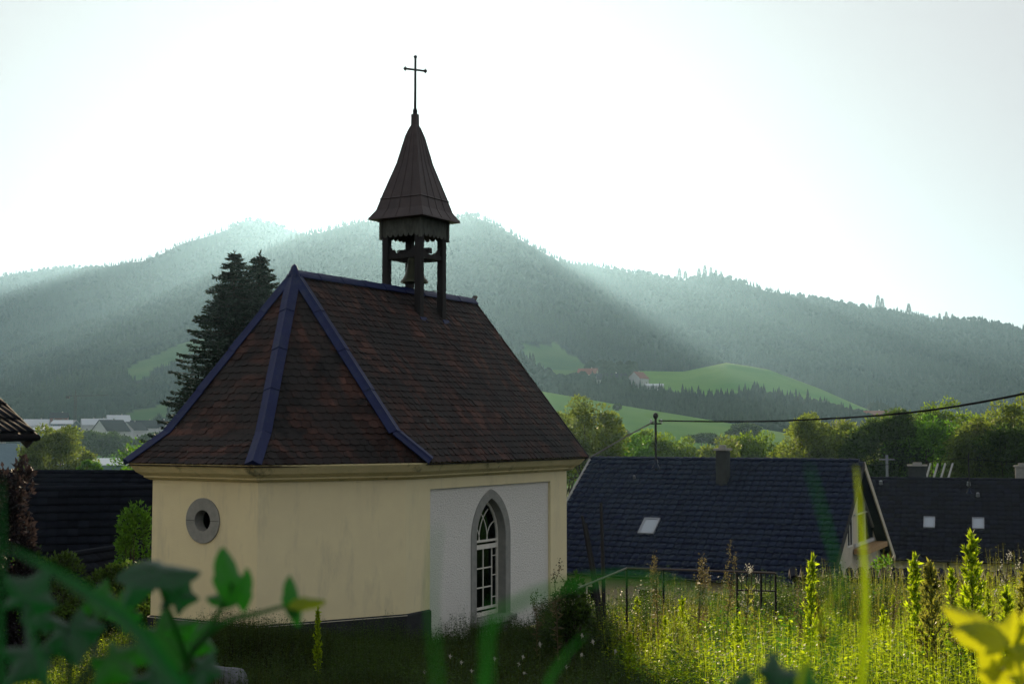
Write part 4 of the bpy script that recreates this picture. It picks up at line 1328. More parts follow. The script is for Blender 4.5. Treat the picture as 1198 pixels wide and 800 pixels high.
#==TREES==
# ------------------------------------------------------------------ trees
def unit(v):
    return v/np.maximum(np.linalg.norm(v, axis=1, keepdims=True), 1e-9)
def leaves(P, Dv, ln, wd, name, mat_, parent=None, fold=.15, r=None):
    """one folded four-sided leaf per point; P base, Dv direction, ln length, wd width"""
    r = r or rng
    n = len(P)
    Dv = unit(Dv)
    side = unit(np.cross(Dv, r.normal(size=(n, 3))))
    nor = np.cross(Dv, side)
    ln = np.broadcast_to(ln, (n,))[:, None]; wd = np.broadcast_to(wd, (n,))[:, None]
    m = P + Dv*ln*.45 + nor*wd*fold
    V = np.stack([P, m + side*wd*.5, P + Dv*ln, m - side*wd*.5], 1).reshape(-1, 3)
    Fq = np.arange(4*n).reshape(n, 4)
    return np_mesh(name, V, Fq, mat_, parent)

def crown_points(n, R, H, clumps, seed, rclump=.32, flat=.75, bottom=-.45):
    """leaf positions on the shells of many clumps that fill an egg-shaped crown; returns points and outward dirs"""
    r = np.random.default_rng(seed)
    c = unit(r.normal(size=(clumps*3, 3))); c = c[c[:, 2] > bottom][:clumps]
    rad = r.uniform(.50, .92, len(c))**.8
    cc = c*rad[:, None]
    cs = r.uniform(.6, 1.25, len(c))*rclump*(1.15-.35*rad)
    k = r.integers(0, len(c), n)
    d = unit(r.normal(size=(n, 3))); d[:, 2] = np.abs(d[:, 2])*np.where(r.random(n) < .72, 1, -1); d = unit(d)
    q = r.random(n)**.35
    P = cc[k] + d*(cs[k]*q)[:, None]*np.array([1, 1, flat])
    P = P + r.normal(size=(n, 3))*.018
    S_ = np.array([R, R, H/2])
    out = unit(d*.7 + cc[k]*.6 + r.normal(size=(n, 3))*.45)
    return P*S_, out, cc*S_, cs*R

def tree(px, top, d, halfw, label, leafm='leaf_tree', n=5200, leaf=.26, clumps=46, seed=0, group='broadleaf trees behind the houses', name='broadleaf_tree', zg=None, trunk=True, base=None, cat='tree', hfrac=.80, flat=.75):
    x = (px-599)/F_PX*d
    g = gz(x, d) if zg is None else zg
    if base is not None: g = max(g, at(px, base, d).z)
    H = at(px, top, d).z - g
    R = max(halfw/F_PX*d*1.08, (.25 if trunk else .1)*H)
    n = int(n*1.9)
    ch = min(H*hfrac, R*2.5)
    r = empty(name, (x, d, g), rnd.uniform(0, 6.28), label, cat, group)
    P, o, cc, cs = crown_points(n, R, ch*1.06, clumps, seed+int(px), flat=flat)
    zc = H - ch*.5
    P[:, 2] += zc
    leaves(P, o + np.array([0, 0, -.15]), leaf*rng.uniform(.7, 1.3, n), leaf*.62, 'crown', M[leafm], r)
    mb = MB()
    tr = max(.12, H*.018)
    if trunk:
        mb.tube([(0, 0, -.3), (.05*tr, 0, H*.12), (0, .1, H*.3), (.1, 0, zc), (0, 0, zc+ch*.22)], [tr*1.5, tr*1.1, tr*.9, tr*.55, tr*.2], 8)
    rr = np.random.default_rng(seed+5)
    for i in range(min(len(cc), 16)):
        e = Vector(cc[i]); e.z += zc
        s = Vector((0, 0, max(H*.12, min(e.z-.1*H, zc-.1*ch)*rr.uniform(.55, .95))))
        mid = s.lerp(e, .5) + Vector((0, 0, -.04*H))
        mb.tube([s, mid, e*.92+s*.08], [tr*.42, tr*.26, tr*.07], 5, cap=False)
    mb.build('trunk', M['bark'], r)
    return r
T = tree
T(684, 470, 105, 27, 'tall round-topped tree just right of the chapel roof, olive green', 'leaf_olive', 7000, .25, 55)
T(660, 480, 112, 20, 'slimmer olive tree half hidden behind the chapel roof edge', 'leaf_olive', 4000)
T(730, 508, 122, 22, 'bushy yellow-lit tree left of the roof mast', 'leaf_bright', 4200, .27)
T(757, 503, 128, 20, 'bushy tree directly behind the roof mast foot', 'leaf_tree', 4200, .27)
T(788, 512, 130, 20, 'small rounded tree between the roof mast and the chimney', 'leaf_tree', 3600)
T(842, 516, 118, 15, 'small pale-green tree just behind the tall chimney', 'leaf_olive', 3200)
T(862, 510, 124, 18, 'rounded tree right beside the tall chimney top', 'leaf_tree', 3600)
T(893, 509, 122, 24, 'broad bush-like tree right of the chimney', 'leaf_tree', 4600)
T(941, 489, 112, 17, 'upright pale tree at the left end of the right row', 'leaf_olive', 4200, .25, 34)
T(962, 486, 116, 15, 'narrow pale tree second from left in the right row', 'leaf_olive', 3600, .25, 30)
T(985, 497, 110, 26, 'rounded olive tree left of the big dark tree', 'leaf_olive', 5200)
T(1036, 482, 106, 38, 'big dark dome-shaped tree behind the cream gable', 'leaf_dark', 9000, .27, 60)
T(1040, 476, 125, 18, 'pale treetop rising behind the big dark dome', 'leaf_olive', 3000)
T(1082, 492, 104, 26, 'bright green round tree right of the big dark dome', 'leaf_bright', 6000, .26, 44)
T(1078, 478, 122, 18, 'dark treetop behind the bright green tree', 'leaf_dark', 3600)
T(1108, 467, 126, 28, 'tall dark tree standing behind bright green tree and willow', 'leaf_tree', 6000)
T(1160, 482, 118, 26, 'tree behind the weeping willow with feathery top', 'leaf_tree', 5000)
T(1196, 468, 100, 24, 'tall light green tree at the right picture border', 'leaf_olive', 6500, .25, 50)
T(1176, 500, 96, 22, 'dark leafy tree between the willow and the border tree', 'leaf_dark', 5200)
T(1235, 470, 108, 30, 'leafy tree just beyond the right picture border', 'leaf_tree', 4000)
T(68, 500, 150, 40, 'big round dark tree in front of village halls', 'leaf_olive', 9000, .34, 70, group=None)
T(122, 504, 400, 30, 'broad dark tree behind flat pale-roofed hall', 'leaf_dark', 4500, .8, 40, group=None)
T(100, 506, 410, 16, 'dark tree between round tree and the white gabled house', 'leaf_dark', 2500, .8, 30, group=None)
T(180, 508, 420, 18, 'dark tree below the narrow village house', 'leaf_dark', 2500, .8, 30, group=None)
T(106, 541, 120, 14, 'small light bush at the right foot of big round tree', 'leaf_bright', 1600, .26, 20, group=None, base=575)
T(194, 497, 62, 9, 'yellowish treetop peeking over the left chapel eave', 'leaf_bright', 1500, .16, 20, group=None)
for i, (px, top, d, hw, lab) in enumerate([
        (653, 489, 440, 7, 'first small dark tree on the near meadow, by the chapel roof'), (662, 487, 445, 8, 'second small dark tree on the near meadow, by the chapel roof'),
        (697, 486, 430, 13, 'lone dark rounded tree on the meadow behind olive tree'), (641, 491, 450, 7, 'small dark meadow tree touching the chapel roof edge'),
        (870, 496, 400, 17, 'dark tree standing at the right foot of near meadow'), (728, 505, 300, 6, 'tiny dark bush on the meadow left of the mast'),
        (820, 508, 380, 18, 'teal-green tree on the lower meadow left of the chimney'), (845, 514, 370, 12, 'smaller teal-green tree beside chimney top on the lower meadow'),
        (722, 474, 470, 3, 'tiny bush out on the open near meadow')]):
    tree(px, top, d, hw, lab, 'leaf_dark', 1800 if hw > 5 else 500, .9, 26, seed=i, group='trees standing on the near meadow', trunk=hw > 5, base=520 if d < 460 and hw > 5 else 480)

def willow(px, top, d, halfw, label):
    x = (px-599)/F_PX*d; g = gz(x, d); H = at(px, top, d).z - g; R = halfw/F_PX*d
    r = empty('weeping_willow', (x, d, g), 0, label, 'tree')
    q = np.random.default_rng(3)
    P, D = [], []
    n = 340
    for i in range(n):
        a = q.uniform(0, 2*pi); rr = R*q.uniform(.15, 1.0)**.6
        z0 = H*(.98 - .30*(rr/R)**2) + q.normal()*.25
        ln = H*q.uniform(.12, .55)*(0.5+.5*rr/R)
        k = int(ln/.11)+3
        t = np.linspace(0, 1, k)
        bx = np.cos(a)*rr*(1+.10*np.sin(t*1.5)); by = np.sin(a)*rr*(1+.10*np.sin(t*1.5))
        z = z0 - ln*t**1.1
        P.append(np.stack([bx + q.normal(size=k)*.07, by + q.normal(size=k)*.07, z], 1))
        D.append(q.normal(size=(k, 3))*.5 + np.array([0, 0, -1.0]))
    P = np.concatenate(P); D = np.concatenate(D)
    Pc, oc_, cc, _ = crown_points(5200, R*.96, H*.62, 46, 9)
    Pc[:, 2] += H*.72
    P = np.concatenate([P, Pc]); D = np.concatenate([D, oc_+np.array([0, 0, -.7])])
    leaves(P, D, .26*q.uniform(.7, 1.4, len(P)), .11, 'crown', M['leaf_olive'], r)
    mb = MB(); mb.tube([(0, 0, -.3), (.1, 0, H*.3), (-.1, .1, H*.6), (0, 0, H*.85)], [.5, .38, .25, .08], 8)
    for i in range(14):
        e = Vector(cc[i]); e.z += H*.72; s = Vector((0, 0, H*rnd.uniform(.3, .6)))
        mb.tube([s, s.lerp(e, .5)+Vector((0, 0, .5)), e], [.16, .10, .03], 5, cap=False)
    mb.build('trunk', M['bark'], r)
willow(1142, 486, 98, 40, 'weeping willow with hanging pale strands behind the blackish roof')

def spruce(px, top, d, rpx, base_py, label, seed):
    x = (px-599)/F_PX*d; g = gz(x, d); H = at(px, top, d).z - g
    R = rpx/F_PX*d
    r = empty('spruce', (x, d, g), 0, label, 'tree', None)
    q = np.random.default_rng(seed)
    mb = MB(); mb.tube([(0, 0, -.3), (0, 0, H*.5), (0, 0, H)], [.24, .13, .015], 8)
    P, D = [], []
    z = H*.06
    while z < H-.12:
        f = (H-z)/H
        Lb = R*min(1, (f*1.30))**.74
        nb = 10 if f > .1 else 6
        a0 = q.uniform(0, 6.28)
        for k in range(nb):
            a = a0 + 2*pi*k/nb + q.normal()*.22
            L = Lb*q.uniform(.62, 1.12)
            if L < .08: continue
            m = max(4, int(L/.085))
            t = np.linspace(.08, 1, m)
            dr = L*t
            # branches dip, then turn up at the tips
            zz = z + L*(-.34*t + .26*t**2.6) + q.normal()*.03 + .12*L*(1-f)
            ca, sa = np.cos(a), np.sin(a)
            c = np.stack([ca*dr, sa*dr, zz], 1)
            mb.tube([c[0], c[len(c)//2], c[-1]], [.03, .02, .006], 4, cap=False)
            fwd = np.array([ca, sa, 0.1]); sd_ = np.array([-sa, ca, 0])
            for s in (-1, 1):
                wl_ = (.34*L*(1-t*.72)+.07)
                for u in (.35, .75):
                    P.append(c + sd_*s*(wl_*u*.55)[:, None] + np.array([0, 0, -.03])); D.append(np.tile(fwd*.75 + sd_*s*.8 + np.array([0, 0, -.20]), (m, 1)) + q.normal(size=(m, 3))*.22)
            P.append(c); D.append(np.tile(fwd + np.array([0, 0, .15]), (m, 1)) + q.normal(size=(m, 3))*.25)
            hang = q.random(m) < .55
            P.append(c[hang]); D.append(q.normal(size=(hang.sum(), 3))*.3 + np.array([0, 0, -1.0]))
        z += (.19 + .20*f)*q.uniform(.75, 1.2)
    P = np.concatenate(P); D = np.concatenate(D)
    k = 8
    P = np.concatenate([P, np.stack([np.zeros(k), np.zeros(k), np.linspace(H-.5, H-.05, k)], 1)]); D = np.concatenate([D, q.normal(size=(k, 3))*.3+np.array([0, 0, 1.])])
    leaves(P, D, .20*q.uniform(.7, 1.3, len(P)), .085, 'crown', M['needle'], r)
    mb.build('trunk', M['bark'], r)
spruce(272, 294, 62, 128, 0, 'taller left one of the two spruces behind the chapel roof', 4)
spruce(302, 295, 64, 108, 0, 'right one of the two spruces, its trunk nearer the chapel apex', 8)

# shrubs on the left
def shrub(px, py, d, wpx, hpx, label, leafm, n, leaf, seed=0, name='shrub'):
    x = (px-599)/F_PX*d; zc = at(px, py, d).z; g = gz(x, d)
    R = wpx/2/F_PX*d; H = hpx/F_PX*d
    r = empty(name, (x, d, g), 0, label, 'shrub')
    top = zc + H/2 - g
    ch = max(H, top*.85)
    P, o, cc, cs = crown_points(n, R, ch, 34, seed, .34, .9, -.95)
    P[:, 2] += top - ch/2
    leaves(P, o, leaf*rng.uniform(.7, 1.3, n), leaf*.6, 'foliage', M[leafm], r)
    mb = MB()
    for i in range(9):
        e = Vector(cc[i]); e.z += top-ch/2
        mb.tube([(rnd.uniform(-.1, .1), rnd.uniform(-.1, .1), -.1), e*.5+Vector((0, 0, .1)), e], [.035, .022, .008], 5, cap=False)
    mb.build('stem', M['bark'], r)
shrub(14, 600, 17, 70, 115, 'copper-leaved shrub under the dark eave at the left edge', 'leaf_red', 7000, .075, 1)
shrub(162, 612, 33, 46, 46, 'yellow-green leafy shrub against the left chapel corner', 'leaf_bright', 3200, .11, 2)
shrub(30, 642, 26, 26, 22, 'small bright-leaved bush below the copper shrub', 'leaf_bright', 900, .08, 3)
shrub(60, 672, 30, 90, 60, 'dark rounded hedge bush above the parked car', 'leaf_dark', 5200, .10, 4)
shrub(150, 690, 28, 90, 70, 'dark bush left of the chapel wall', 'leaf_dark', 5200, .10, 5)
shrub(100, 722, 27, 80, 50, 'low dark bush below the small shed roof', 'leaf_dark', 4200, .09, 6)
shrub(1040, 661, 38, 50, 30, 'yellow-green bush in front of the cream gable', 'leaf_bright', 2200, .12, 7)
shrub(668, 700, 24.5, 40, 50, 'dark leafy weed bush at the right foot of chapel wall', 'leaf_dark', 1500, .09, 8)

# far conifers standing clear on the skyline
def conifer_proto(H, seed, bare=.25):
    q = np.random.default_rng(seed)
    r = empty('pine_tree', (0, 0, 0))
    P, D = [], []
    n = 900
    z = H*(bare + (1-bare)*q.random(n)**.9)
    R = H*.17*(1-(z/H-bare)/(1-bare))**.7 + .25
    a = q.uniform(0, 6.28, n); rr = R*q.random(n)**.5
    P = np.stack([np.cos(a)*rr, np.sin(a)*rr, z], 1)
    D = np.stack([np.cos(a), np.sin(a), -.2+q.normal(size=n)*.3], 1)
    leaves(P, D, 1.5, .8, 'crown', M['needle'], r)
    mb = MB(); mb.tube([(0, 0, -1), (0, 0, H*.97)], [.35, .06], 6); mb.build('trunk', M['bark'], r)
    return r
protos = [conifer_proto(24, 1, .1), conifer_proto(20, 2, .3), conifer_proto(22, 3, .0)]
used = set()
sky_trees = [(796, 307, 2), (803, 309, 1), (819, 306, 1), (826, 305, 0), (833, 306, 2), (839, 308, 1), (845, 312, 2), (1029, 340, 0), (1034, 342, 2), (1065, 347, 1), (1101, 361, 0), (1109, 358, 2), (1116, 360, 1)]
def crest_d(px, k):
    R = RIDGES[k]; ys = np.linspace(R['F'], R['D']+60, 200); xs = (px-599)/F_PX*ys
    z = ground(xs, ys); e = (z-CAM_Z)/ys
    i = int(np.argmax(e)); return ys[i], z[i]
for px, py, k in sky_trees:
    o = protos[k] if k not in used else copy_tree(protos[k])
    used.add(k)
    y, z = crest_d(px, 3)
    o.location = ((px-599)/F_PX*y, y, z-4); o.rotation_euler.z = rnd.uniform(0, 6)
    want = at(px, py+3, y).z - z
    s = max(.75, min(2.2, want/22)); o.scale = (s*.95, s*.95, s*.92)
    tag(o, 'slender dark pine standing clear of the forest on the right-hand skyline', 'tree', 'lone pines on the skyline')

# ------------------------------------------------------------------ forest on the hills
def build_forest():
    q = np.random.default_rng(5)
    cols = np.arange(-330, 1530, 3.6)
    pts = []
    for c in cols:
        ys = np.concatenate([np.geomspace(300, 3900, 1400)])
        xs = (c-599)/F_PX*ys
        z = ground(xs, ys); e = (z-CAM_Z)/ys
        em = -1; last = -1; prev_vis = False
        cm = np.maximum.accumulate(e)
        for i in range(0, len(ys)):
            if ys[i] < 560: continue
            vis = e[i] >= cm[i]-1e-9
            h = (z[i]-CAM_Z + 20)/ys[i]
            if not vis and h < cm[i]: continue
            stepn = (2.4 if vis else 2.0)/F_PX
            if e[i]-last > stepn or (not vis and q.random() < .10):
                last = e[i]
                pts.append((xs[i]+q.normal()*ys[i]*2.2/F_PX, ys[i]+q.normal()*3))
    pts = np.array(pts)
    z = ground(pts[:, 0], pts[:, 1])
    keep = (field_mask(pts[:, 0], pts[:, 1], z+6) < .1) & (field_mask(pts[:, 0], pts[:, 1], z) < .1)
    px_, py_ = proj(pts[:, 0], pts[:, 1], z)
    # keep the village floor open
    keep &= ~((pts[:, 1] < 1000) & (px_ < 330))
    cl = vnoise(pts[:, 0], pts[:, 1], 70, 77)
    pts, z, cl = pts[keep], z[keep], cl[keep]
    n = len(pts)
    print('forest trees', n)
    con = (q.random(n)*.5 + cl*1.6 + .28) > .50
    con &= pts[:, 1] > 700
    # conifers: two stacked ragged cones
    def cones(P, Hh, Rr):
        m = len(P); k = 6
        V = []; base = []
        a = np.linspace(0, 2*pi, k, endpoint=False)[None, :] + q.uniform(0, 6, (m, 1))
        out, faces = [], []
        off = 0
        for z0, z1, rf_ in ((.12, .62, 1.0), (.38, .84, .74), (.64, 1.0, .46)):
            jit = q.uniform(.72, 1.22, (m, k))
            rx = np.cos(a)*Rr[:, None]*rf_*jit; ry = np.sin(a)*Rr[:, None]*rf_*jit
            rz = (z0 + q.uniform(-.03, .03, (m, k)))*Hh[:, None]
            ringv = np.stack([P[:, 0:1]+rx, P[:, 1:2]+ry, P[:, 2:3]+rz], -1)
            tip = np.stack([P[:, 0], P[:, 1], P[:, 2]+z1*Hh], -1)[:, None, :]
            out.append(np.concatenate([ringv, tip], 1))
        A = np.concatenate(out, 1)         # m, 21, 3
        fs = []
        for t in range(3):
            for j in range(k): fs.append((t*7+j, t*7+(j+1) % k, t*7+6))
        fs = np.array(fs)
        Fq = (np.arange(m)[:, None, None]*21 + fs[None]).reshape(-1, 3)
        return A.reshape(-1, 3), Fq
    Pc = np.concatenate([pts, z[:, None]], 1)[con]
    Hh = q.uniform(8, 13, len(Pc))*(1+.15*q.normal(size=len(Pc))*.5); Rr = Hh*q.uniform(.15, .22, len(Pc))
    V1, F1 = cones(Pc, Hh, Rr)
    # broadleaf: lumpy low ellipsoids of two rings
    def blobs(P, Hh, Rr):
        m = len(P); k = 7
        a = np.linspace(0, 2*pi, k, endpoint=False)[None, :] + q.uniform(0, 6, (m, 1))
        rings = []
        for zf, rf_ in ((.10, .55), (.38, 1.0), (.68, .88), (.88, .50)):
            jit = q.uniform(.74, 1.2, (m, k))
            rings.append(np.stack([P[:, 0:1]+np.cos(a)*Rr[:, None]*rf_*jit, P[:, 1:2]+np.sin(a)*Rr[:, None]*rf_*jit, P[:, 2:3]+(zf+q.uniform(-.06, .06, (m, k)))*Hh[:, None]], -1))
        tip = np.stack([P[:, 0]+q.normal(size=m)*.5, P[:, 1], P[:, 2]+Hh], -1)[:, None, :]
        A = np.concatenate(rings+[tip], 1)
        nv = 4*k+1
        fs = []
        for t in range(3):
            for j in range(k):
                j2 = (j+1) % k
                fs.append((t*k+j, t*k+j2, (t+1)*k+j2)); fs.append((t*k+j, (t+1)*k+j2, (t+1)*k+j))
        for j in range(k): fs.append((3*k+j, 3*k+(j+1) % k, 4*k))
        Fq = (np.arange(m)[:, None, None]*nv + np.array(fs)[None]).reshape(-1, 3)
        return A.reshape(-1, 3), Fq
    Pb = np.concatenate([pts, z[:, None]-1], 1)[~con]
    Hb = q.uniform(6, 10, len(Pb)); Rb = Hb*q.uniform(.34, .52, len(Pb))
    V2, F2 = blobs(Pb, Hb, Rb)
    V = np.concatenate([V1, V2]); Fq = np.concatenate([F1, F2+len(V1)])
    o = np_mesh('forest', V, Fq, M['forest'])
    tag(o, 'dense mixed forest covering the mountain slopes across the valley', 'forest', None, 'stuff')
M['forest'] = mat('forest_green', (.006, .018, .013), .95, var=(.024, .042, .018), scale=.008, island=.12, spec=.05)
build_forest()
#==PLANTS==
# ------------------------------------------------------------------ meadow and weeds
CH_PTS = [(CH_X + (crot @ Vector((u, v, 0))).x, CH_Y + (crot @ Vector((u, v, 0))).y) for u, v in POLY]
def in_chapel(x, y, grow=.0):
    c = np.array(CH_PTS); m = c.mean(0); c = m + (c-m)*(1+grow)
    return in_poly(x, y, [tuple(p) for p in c])

def scatter(n, x0, x1, y0, y1, seed, wedge=True):
    q = np.random.default_rng(seed)
    y = q.uniform(y0, y1, n); x = q.uniform(x0, x1, n)
    k = ~in_chapel(x, y, .01)
    if wedge: k &= (np.abs(x) < y*.46+1.5)
    x, y = x[k], y[k]
    return x, y, ground(x, y)

def grass_blades(n, x0, x1, y0, y1, h0, h1, seed, name, mat_, label, w=.008):
    q = np.random.default_rng(seed)
    x, y, z = scatter(n, x0, x1, y0, y1, seed)
    n = len(x)
    cl = vnoise(x, y, .7, seed)+.5
    h = (h0 + (h1-h0)*q.random(n)**1.5)*(.55+.9*cl)
    a = q.uniform(0, 6.28, n); b = q.normal(size=n)*.45
    d = np.stack([np.cos(a), np.sin(a), np.zeros(n)], 1); s = np.stack([-np.sin(a), np.cos(a), np.zeros(n)], 1)*w
    P0 = np.stack([x, y, z-.02], 1)
    up = np.array([0, 0, 1.])
    P1 = P0 + up*(h*.55)[:, None] + d*(h*.12*np.abs(b))[:, None]
    P2 = P0 + up*(h*np.clip(1-.3*np.abs(b), .3, 1))[:, None] + d*(h*.7*np.abs(b))[:, None]
    V = np.stack([P0-s, P0+s, P1+s*.8, P1-s*.8, P2+s*.15, P2-s*.15], 1).reshape(-1, 3)
    f = np.array([(0, 1, 2, 3), (3, 2, 4, 5)])
    Fq = (np.arange(n)[:, None, None]*6 + f[None]).reshape(-1, 4)
    o = np_mesh(name, V, Fq, mat_)
    tag(o, label, None, None, 'stuff')
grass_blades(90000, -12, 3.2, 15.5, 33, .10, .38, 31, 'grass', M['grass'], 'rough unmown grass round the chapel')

def leafy(n, region, h0, h1, ll, seed, name, mat_, label, per=13, mask=None):
    """many leafy stems: pairs of small drooping leaves up a stalk"""
    q = np.random.default_rng(seed)
    x, y, z = scatter(n, *region, seed)
    if mask is not None:
        k = mask(x, y) > q.random(len(x)); x, y, z = x[k], y[k], z[k]
    n = len(x)
    cl = vnoise(x, y, 1.3, seed+3)+vnoise(x, y, .5, seed+4)*.6
    h = (h0 + (h1-h0)*q.random(n))*(1+1.15*cl)
    lean = q.normal(size=(n, 2))*.10
    t = (np.arange(per)+.5)/per
    t = t[None, :]*.85+.17 + q.uniform(-.03, .03, (n, per))
    X = x[:, None] + lean[:, 0:1]*h[:, None]*t; Y = y[:, None]+lean[:, 1:2]*h[:, None]*t; Z = z[:, None]+h[:, None]*t
    P = np.stack([X, Y, Z], -1).reshape(-1, 3) + q.normal(size=(n*per, 3))*np.array([.045, .045, .02])
    a = q.uniform(0, 6.28, (n, 1)) + np.arange(per)[None]*2.1 + q.normal(size=(n, per))*.4
    D = np.stack([np.cos(a), np.sin(a), q.normal(size=(n, per))*.35+.15], -1).reshape(-1, 3)
    L = (ll*q.uniform(.6, 1.3, (n, per))*(1.15-.5*t)).reshape(-1)
    D_ = unit(D); s = unit(np.cross(D_, np.array([0, 0, 1.])+q.normal(size=(len(P), 3))*.35)); nr = np.cross(s, D_)
    L1 = L[:, None]; W = L1*.45
    m = P + D_*L1*.45 + nr*L1*.05
    tip = P + D_*L1 - nr*L1*.12
    V = np.stack([P, m+s*W*.5, tip, m-s*W*.5], 1).reshape(-1, 3)
    Fq = np.arange(4*len(P)).reshape(-1, 4)
    # stalks
    w = .0022
    S0_ = np.stack([x, y, z-.05], 1); S1 = np.stack([x+lean[:, 0]*h, y+lean[:, 1]*h, z+h], 1)
    sx = np.array([w, 0, 0])
    V2 = np.stack([S0_-sx, S0_+sx, S1+sx*.4, S1-sx*.4], 1).reshape(-1, 3)
    V = np.concatenate([V, V2]); Fq = np.concatenate([Fq, np.arange(4*n).reshape(n, 4)+4*len(P)])
    o = np_mesh(name, V, Fq, mat_)
    tag(o, label, None, None, 'stuff')
sunlit_side = lambda x, y: sstep(-.35, .45, x - (2.0 + .06*(24-y)))  # bright weeds stop at the chapel's shadow line; darker-coloured plants beyond deepen its shade
leafy(23000, (-.5, 14.5, 14.5, 29), .25, .80, .085, 41, 'weeds', M['weed'], 'sunlit carpet of leafy green weeds right of chapel', mask=sunlit_side)
leafy(9000, (-.5, 14.5, 20.5, 29), .35, 1.05, .055, 42, 'undergrowth', M['weed_pale'], 'paler flowering undergrowth among the sunlit weeds', per=10, mask=sunlit_side)
leafy(3500, (-1.5, 3.2, 17, 30), .2, .5, .06, 49, 'undergrowth', M['leaf_dark'], 'low weeds darkened as chapel shade beside the sunlit bank', per=10)
leafy(9000, (-.5, 14.5, 15.5, 28.6), .3, .78, .125, 50, 'weeds', M['leaf_bright'], 'broad leaved green weeds filling the sunlit bank', per=9, mask=sunlit_side)
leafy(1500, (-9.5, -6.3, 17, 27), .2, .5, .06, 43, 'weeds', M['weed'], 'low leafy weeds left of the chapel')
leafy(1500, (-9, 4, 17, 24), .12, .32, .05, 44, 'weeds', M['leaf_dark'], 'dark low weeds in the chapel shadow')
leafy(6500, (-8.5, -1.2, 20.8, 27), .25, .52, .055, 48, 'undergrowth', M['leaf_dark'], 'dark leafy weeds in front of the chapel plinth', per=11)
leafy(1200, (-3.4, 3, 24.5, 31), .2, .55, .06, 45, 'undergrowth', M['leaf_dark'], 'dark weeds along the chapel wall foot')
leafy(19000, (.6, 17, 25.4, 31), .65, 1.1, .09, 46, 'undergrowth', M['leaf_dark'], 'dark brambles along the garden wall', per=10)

# tall single weeds, each a thing
def spire_weed(h, seed, spread=.17, m='weed', n=1500, leaf=.05, side=9, tops=1):
    q = np.random.default_rng(seed)
    r = empty('tall_weed', (0, 0, 0))
    mb = MB(); mb.tube([(0, 0, -.05), (.01*h, 0, h*.5), (.0, .01*h, h)], [.010, .007, .002], 5)
    P, D = [], []
    nb = int(26*side/9)
    for i in range(nb):
        f = .20 + .78*i/nb
        a = i*2.4 + q.normal()*.3
        L = spread*h*(1.02-f)**.8*q.uniform(.6, 1.1) + .03
        k = int(n/nb)
        t = q.random(k)**.8
        dirb = np.array([np.cos(a)*.62, np.sin(a)*.62, .95])
        c = np.array([0, 0, f*h*.97]) + dirb[None]*L*t[:, None] + q.normal(size=(k, 3))*.006
        P.append(c); D.append(dirb[None]*.7 + q.normal(size=(k, 3))*.55)
        e = np.array([0, 0, f*h*.97]) + dirb*L
        mb.tube([(0, 0, f*h*.97), tuple(e)], [.004, .0015], 4, cap=False)
    P = np.concatenate(P); D = np.concatenate(D)
    k = 60; zt = h*q.uniform(.90, 1.01, k)
    P = np.concatenate([P, np.stack([q.normal(size=k)*.006, q.normal(size=k)*.006, zt], 1)]); D = np.concatenate([D, q.normal(size=(k, 3))*.5+np.array([0, 0, 1.])])
    # broad lower leaves
    k = 50; zl = h*q.uniform(.05, .5, k)
    P = np.concatenate([P, np.stack([np.zeros(k), np.zeros(k), zl], 1)]); a = q.uniform(0, 6.28, k)
    D = np.concatenate([D, np.stack([np.cos(a), np.sin(a), q.normal(size=k)*.3+.3], 1)])
    ln = np.full(len(P), leaf)*q.uniform(.5, 1.25, len(P)); ln[-k:] = .10
    leaves(P, D, ln, ln*.34, 'foliage', M[m], r)
    mb.build('stem', M['weed_pale'], r)
    return r
def seed_weed(h, seed, m='dry', head='fluff', heads=5):
    """thin branching stalk with seed heads or small pale flowers"""
    q = np.random.default_rng(seed)
    r = empty('tall_weed', (0, 0, 0))
    mb = MB(); P, D = [], []; HP, HD = [], []
    b = q.normal(size=2)*.06*h
    mb.tube([(0, 0, -.05), (b[0]*.4, b[1]*.4, h*.55), (b[0], b[1], h*.92)], [.007, .005, .002], 5)
    for i in range(heads):
        f = q.uniform(.45, .9); s = np.array([b[0]*f, b[1]*f, h*f])
        a = q.uniform(0, 6.28); L = q.uniform(.10, .28)*h*.5
        e = s + np.array([np.cos(a)*L*.6, np.sin(a)*L*.6, L*1.0])
        if i == 0: e = np.array([b[0], b[1], h*.92])
        mb.tube([tuple(s), tuple((s+e)/2+np.array([0, 0, -.01])), tuple(e)], [.0035, .003, .002], 4, cap=False)
        k = 46 if head != 'fluff' else 14
        o = q.normal(size=(k, 3))*np.array([.012, .012, .014 if head == 'fluff' else .045])
        HP.append(e+o); HD.append(o*10+q.normal(size=(k, 3))*.4+np.array([0, 0, .3]))
    k = 60; z = h*q.uniform(.08, .8, k); a = q.uniform(0, 6.28, k)
    P = np.stack([b[0]*z/h, b[1]*z/h, z], 1); D = np.stack([np.cos(a), np.sin(a), q.normal(size=k)*.4+.3], 1)
    ln = q.uniform(.03, .09, k)
    leaves(P, D, ln, ln*.25, 'foliage', M['weed_pale' if m != 'dry' else 'dry'], r)
    HP, HD = np.concatenate(HP), np.concatenate(HD)
    leaves(HP, HD, .018, .012, 'blossoms' if head == 'fluff' else 'dry_seed_heads', M[head], r)  # the dry kind holds seed heads, all in one mesh
    mb.build('stem', M['dry'], r)
    return r
W = {
    'spire': [spire_weed(1.0, 1), spire_weed(1.0, 2, .13, 'weed', 1100), spire_weed(1.0, 3, .24, 'weed_pale', 1400), spire_weed(1.0, 14, .30, 'weed', 700, .06, 6), spire_weed(1.0, 15, .20, 'weed_pale', 500, .045, 7)],
    'seed': [seed_weed(1.0, 4, 'dry', 'dry', 9), seed_weed(1.0, 5, 'dry', 'dry', 6), seed_weed(1.0, 6, 'green', 'fluff', 7)],
}
used_w = set()
